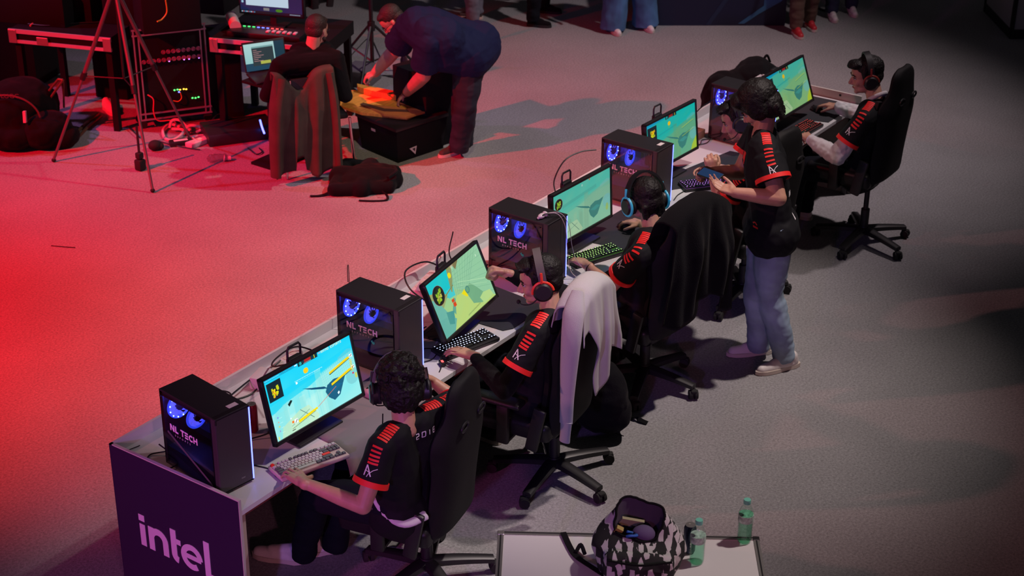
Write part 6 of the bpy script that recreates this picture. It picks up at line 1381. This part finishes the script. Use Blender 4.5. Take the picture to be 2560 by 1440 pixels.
a = MB(); a.tube([at(102, 252, .30), at(146, 198, .50)], .010, n=8, smooth=False); a.tube([at(118, 256, .30), at(158, 200, .50)], .010, n=8, smooth=False); a.tube([at(146, 198, .50), at(158, 200, .50)], .010, n=8, smooth=False); a.tube([at(158, 200, .50), at(160, 268, .20)], .008, n=8, smooth=False); a.tube([at(102, 252, .30), at(118, 256, .30)], .010, n=8, smooth=False); a.tube([at(110, 254, .30), at(112, 340, 0.01)], .010, n=8, smooth=False); o = a.build('folded_stand', br, smooth=True); tag(o, 'folded brown metal stand above the smaller black bag', 'stand')
sn = thing('sneaker', 'pink lit sneaker seen between the tripod legs', 'shoe', tuple(at(285, 290, 0))); shoe(sn, at(262, 270, 0), at(292, 292, 0), M['shoe_white'], M['sole_white'])
# office chair castor behind
q = at(845, 118, 0); gaming_chair((q.x-.10, q.y+.33), 1.2, -1.35, 'black office chair behind the sitting man, one caster in view', tilt=4, slots=False)

# ================================================================ people and booths at the top edge
def stander(px, py, face, label, pants, shoes, shirt, sep=.24, k=1.0, wide=1.0, sole=None, step=0.0):
    c = at(px, py, 0); f = V(face).normalized(); r = V((f.y, -f.x, 0)); J = dict(head=c+f*.02+V((0, 0, 1.62)), hf=f, hu=(0, 0, 1), neck=c+V((0, 0, 1.46)), front=f)
    for s, q in (('L', -1), ('R', 1)):
        J['sh'+s] = c+r*q*.18+V((0, 0, 1.40)); J['el'+s] = c+r*q*.24-f*.03+V((0, 0, 1.12)); J['wr'+s] = c+r*q*.25+f*.08+V((0, 0, .88)); J['hip'+s] = c+r*q*.09+V((0, 0, .90)); J['kn'+s] = c+r*q*(sep/2)+f*(.03+step*q*.5)+V((0, 0, .48)); J['an'+s] = c+r*q*(sep/2)+f*(step*q)+V((0, 0, .09)); J['to'+s] = J['an'+s]+f*.13+V((0, 0, -.06))
    o, R, s_ = person('person', label, J, (dict(d=V((0, 0, -1)), n=-r), dict(d=V((0, 0, -1)), n=r)), shirt=shirt, pants=pants, hair='crop', face=False, vox=.012, k=k)
    if wide > 1:
        B = Blob()
        for s in 'LR': B.cone(J['kn'+s].lerp(J['hip'+s], .5), J['an'+s]-V((0, 0, .06)), .105, .105*wide)
        B.build('wide_trouser_leg', pants, o, .010, 3, .014, 8, (1, 1, .6))
    for s in 'LR': shoe(o, J['an'+s]-f*.06, J['to'+s]+f*.06, shoes, sole or M['sole_white'])
    return o
stander(1572, 74, (-.55, -.75, 0), 'person in wide blue jeans and pale shoes at the top edge, cut at the knees', M['denim_blue'], M['shoe_white'], M['white_cloth'], sep=.34, wide=1.25)
stander(1345, 48, (.35, -.9, 0), 'person in black trousers and black shoes at the top edge, left of the wide jeans', M['trouser'], M['black_cloth'], M['black_cloth'], sep=.46, sole=M['rubber'])
stander(2005, 76, (-.7, -.7, 0), 'person in brown trousers and red sneakers right of the dark booth', M['brown'], mat('red_leather', (.45, .02, .03), .5), M['olive'], sep=.20, step=.10)
stander(2102, 38, (-.6, -.5, 0), 'person in dark jeans and white sneakers at the top edge, farthest right', M['denim_dark'], M['shoe_white'], M['navy'], sep=.24, step=.08)
stander(1188, 55, (-.4, .8, 0), 'person in grey trousers behind the bending man', mat('grey_trouser_cloth', (.14, .14, .18), .85, var=.3), M['shoe_grey'], M['white_cloth'], sep=.22)
# dark booth with blue graphic
b0, b1 = at(1622, 64, 0), at(1962, 64, 0); ex = (b1-b0); ex.z = 0; bl = ex.length; by = math.atan2(ex.y, ex.x); bo = thing('booth_counter', 'dark navy booth counter with light blue angled stripes at the top edge', 'counter', (b0.x, b0.y, 0), by)
a = MB(); a.box((bl/2, .40, .55), (bl, .80, 1.10)); a.build('counter_body', mat('navy_panel', (.006, .010, .030), .5), bo)
sb = mat('blue_graphic', (.03, .12, .22), .5); a = MB(); a.prism([(bl-.46, .02), (bl-.40, .02), (bl-.26, .12), (bl-.06, .24), (bl, .30), (bl, .40), (bl-.22, .27), (bl-.22, .20), (bl-.30, .14)], (0, -.003, 0), (1, 0, 0), (0, 0, 1), .002); a.build('blue_stripe', sb, bo)
a = MB(); a.prism([(.55, .01), (.60, .01), (.85, .40), (.80, .40)], (0, -.003, 0), (1, 0, 0), (0, 0, 1), .002); a.build('dim_stripe', mat('dim_blue_graphic', (.010, .022, .05), .5), bo)
# grey cabinet at the right top corner
g0 = at(2524, 97, 0); gl_ = at(2620, 97, 0); gx = (gl_-g0); gx.z = 0; gy = math.atan2(gx.y, gx.x); cb = thing('exhibition_cabinet', 'grey metal edged cabinet in the upper right corner', 'cabinet', (g0.x, g0.y, 0), gy)
gp = mat('grey_panel', (.42, .40, .42), .5); L_ = 1.2
a = MB(); a.box((L_/2, .45, .60), (L_-.01, .88, 1.16)); a.build('panel_body', gp, cb)
for c, sz in (((L_/2, .004, .045), (L_, .03, .09)), ((L_/2, .004, 1.16), (L_, .03, .06)), ((.012, .45, .045), (.03, .90, .09)), ((.012, .45, 1.16), (.03, .90, .06)), ((.012, .012, .6), (.035, .035, 1.18)), ((.012, .88, .6), (.035, .035, 1.18)), ((L_-.012, .012, .6), (.035, .035, 1.18))):
    a = MB(); a.box(c, sz); a.build('frame_rail', M['alu_dark'], cb)
q = at(2080, 12, 0); cable('dark cable loop on the floor between the two sneakered people', [at(2040, 10, .01), at(2050, 22, .01), at(2070, 26, .01), at(2085, 16, .01)], .012)
cable('small dark scratch like wire on the red floor', [at(128, 614, .004), at(150, 616, .005), at(188, 619, .004)], .003)

# repeats of one kind share a group
G = {'gaming_chair': 'black gaming chairs', 'desktop_computer': 'desktop computers on the long desk', 'gaming_monitor': 'gaming monitors on the long desk', 'keyboard': 'keyboards on the long desk', 'computer_mouse': 'mice on the long desk', 'mouse_mat': 'mouse mats on the long desk', 'headset': 'headsets worn by the players', 'water_bottle': 'water bottles on the front table', 'flight_case_table': 'tables with pale metal edges', 'equipment_case': 'black equipment cases', 'plywood_board': 'orange boards on the storage box', 'power_strip': 'power strips', 'backpack': 'bags and backpacks', 'cable': 'loose cables', 'red_lit_plug': 'plugs on the far left table', 'drink_can': 'drink cans', 'plug_adapter': 'plug adapters on the long desk'}
for o in list(COL.objects):
    if o.parent is None and 'label' in o:
        g_ = G.get(o.name.split('.')[0])
        if g_: o['group'] = g_
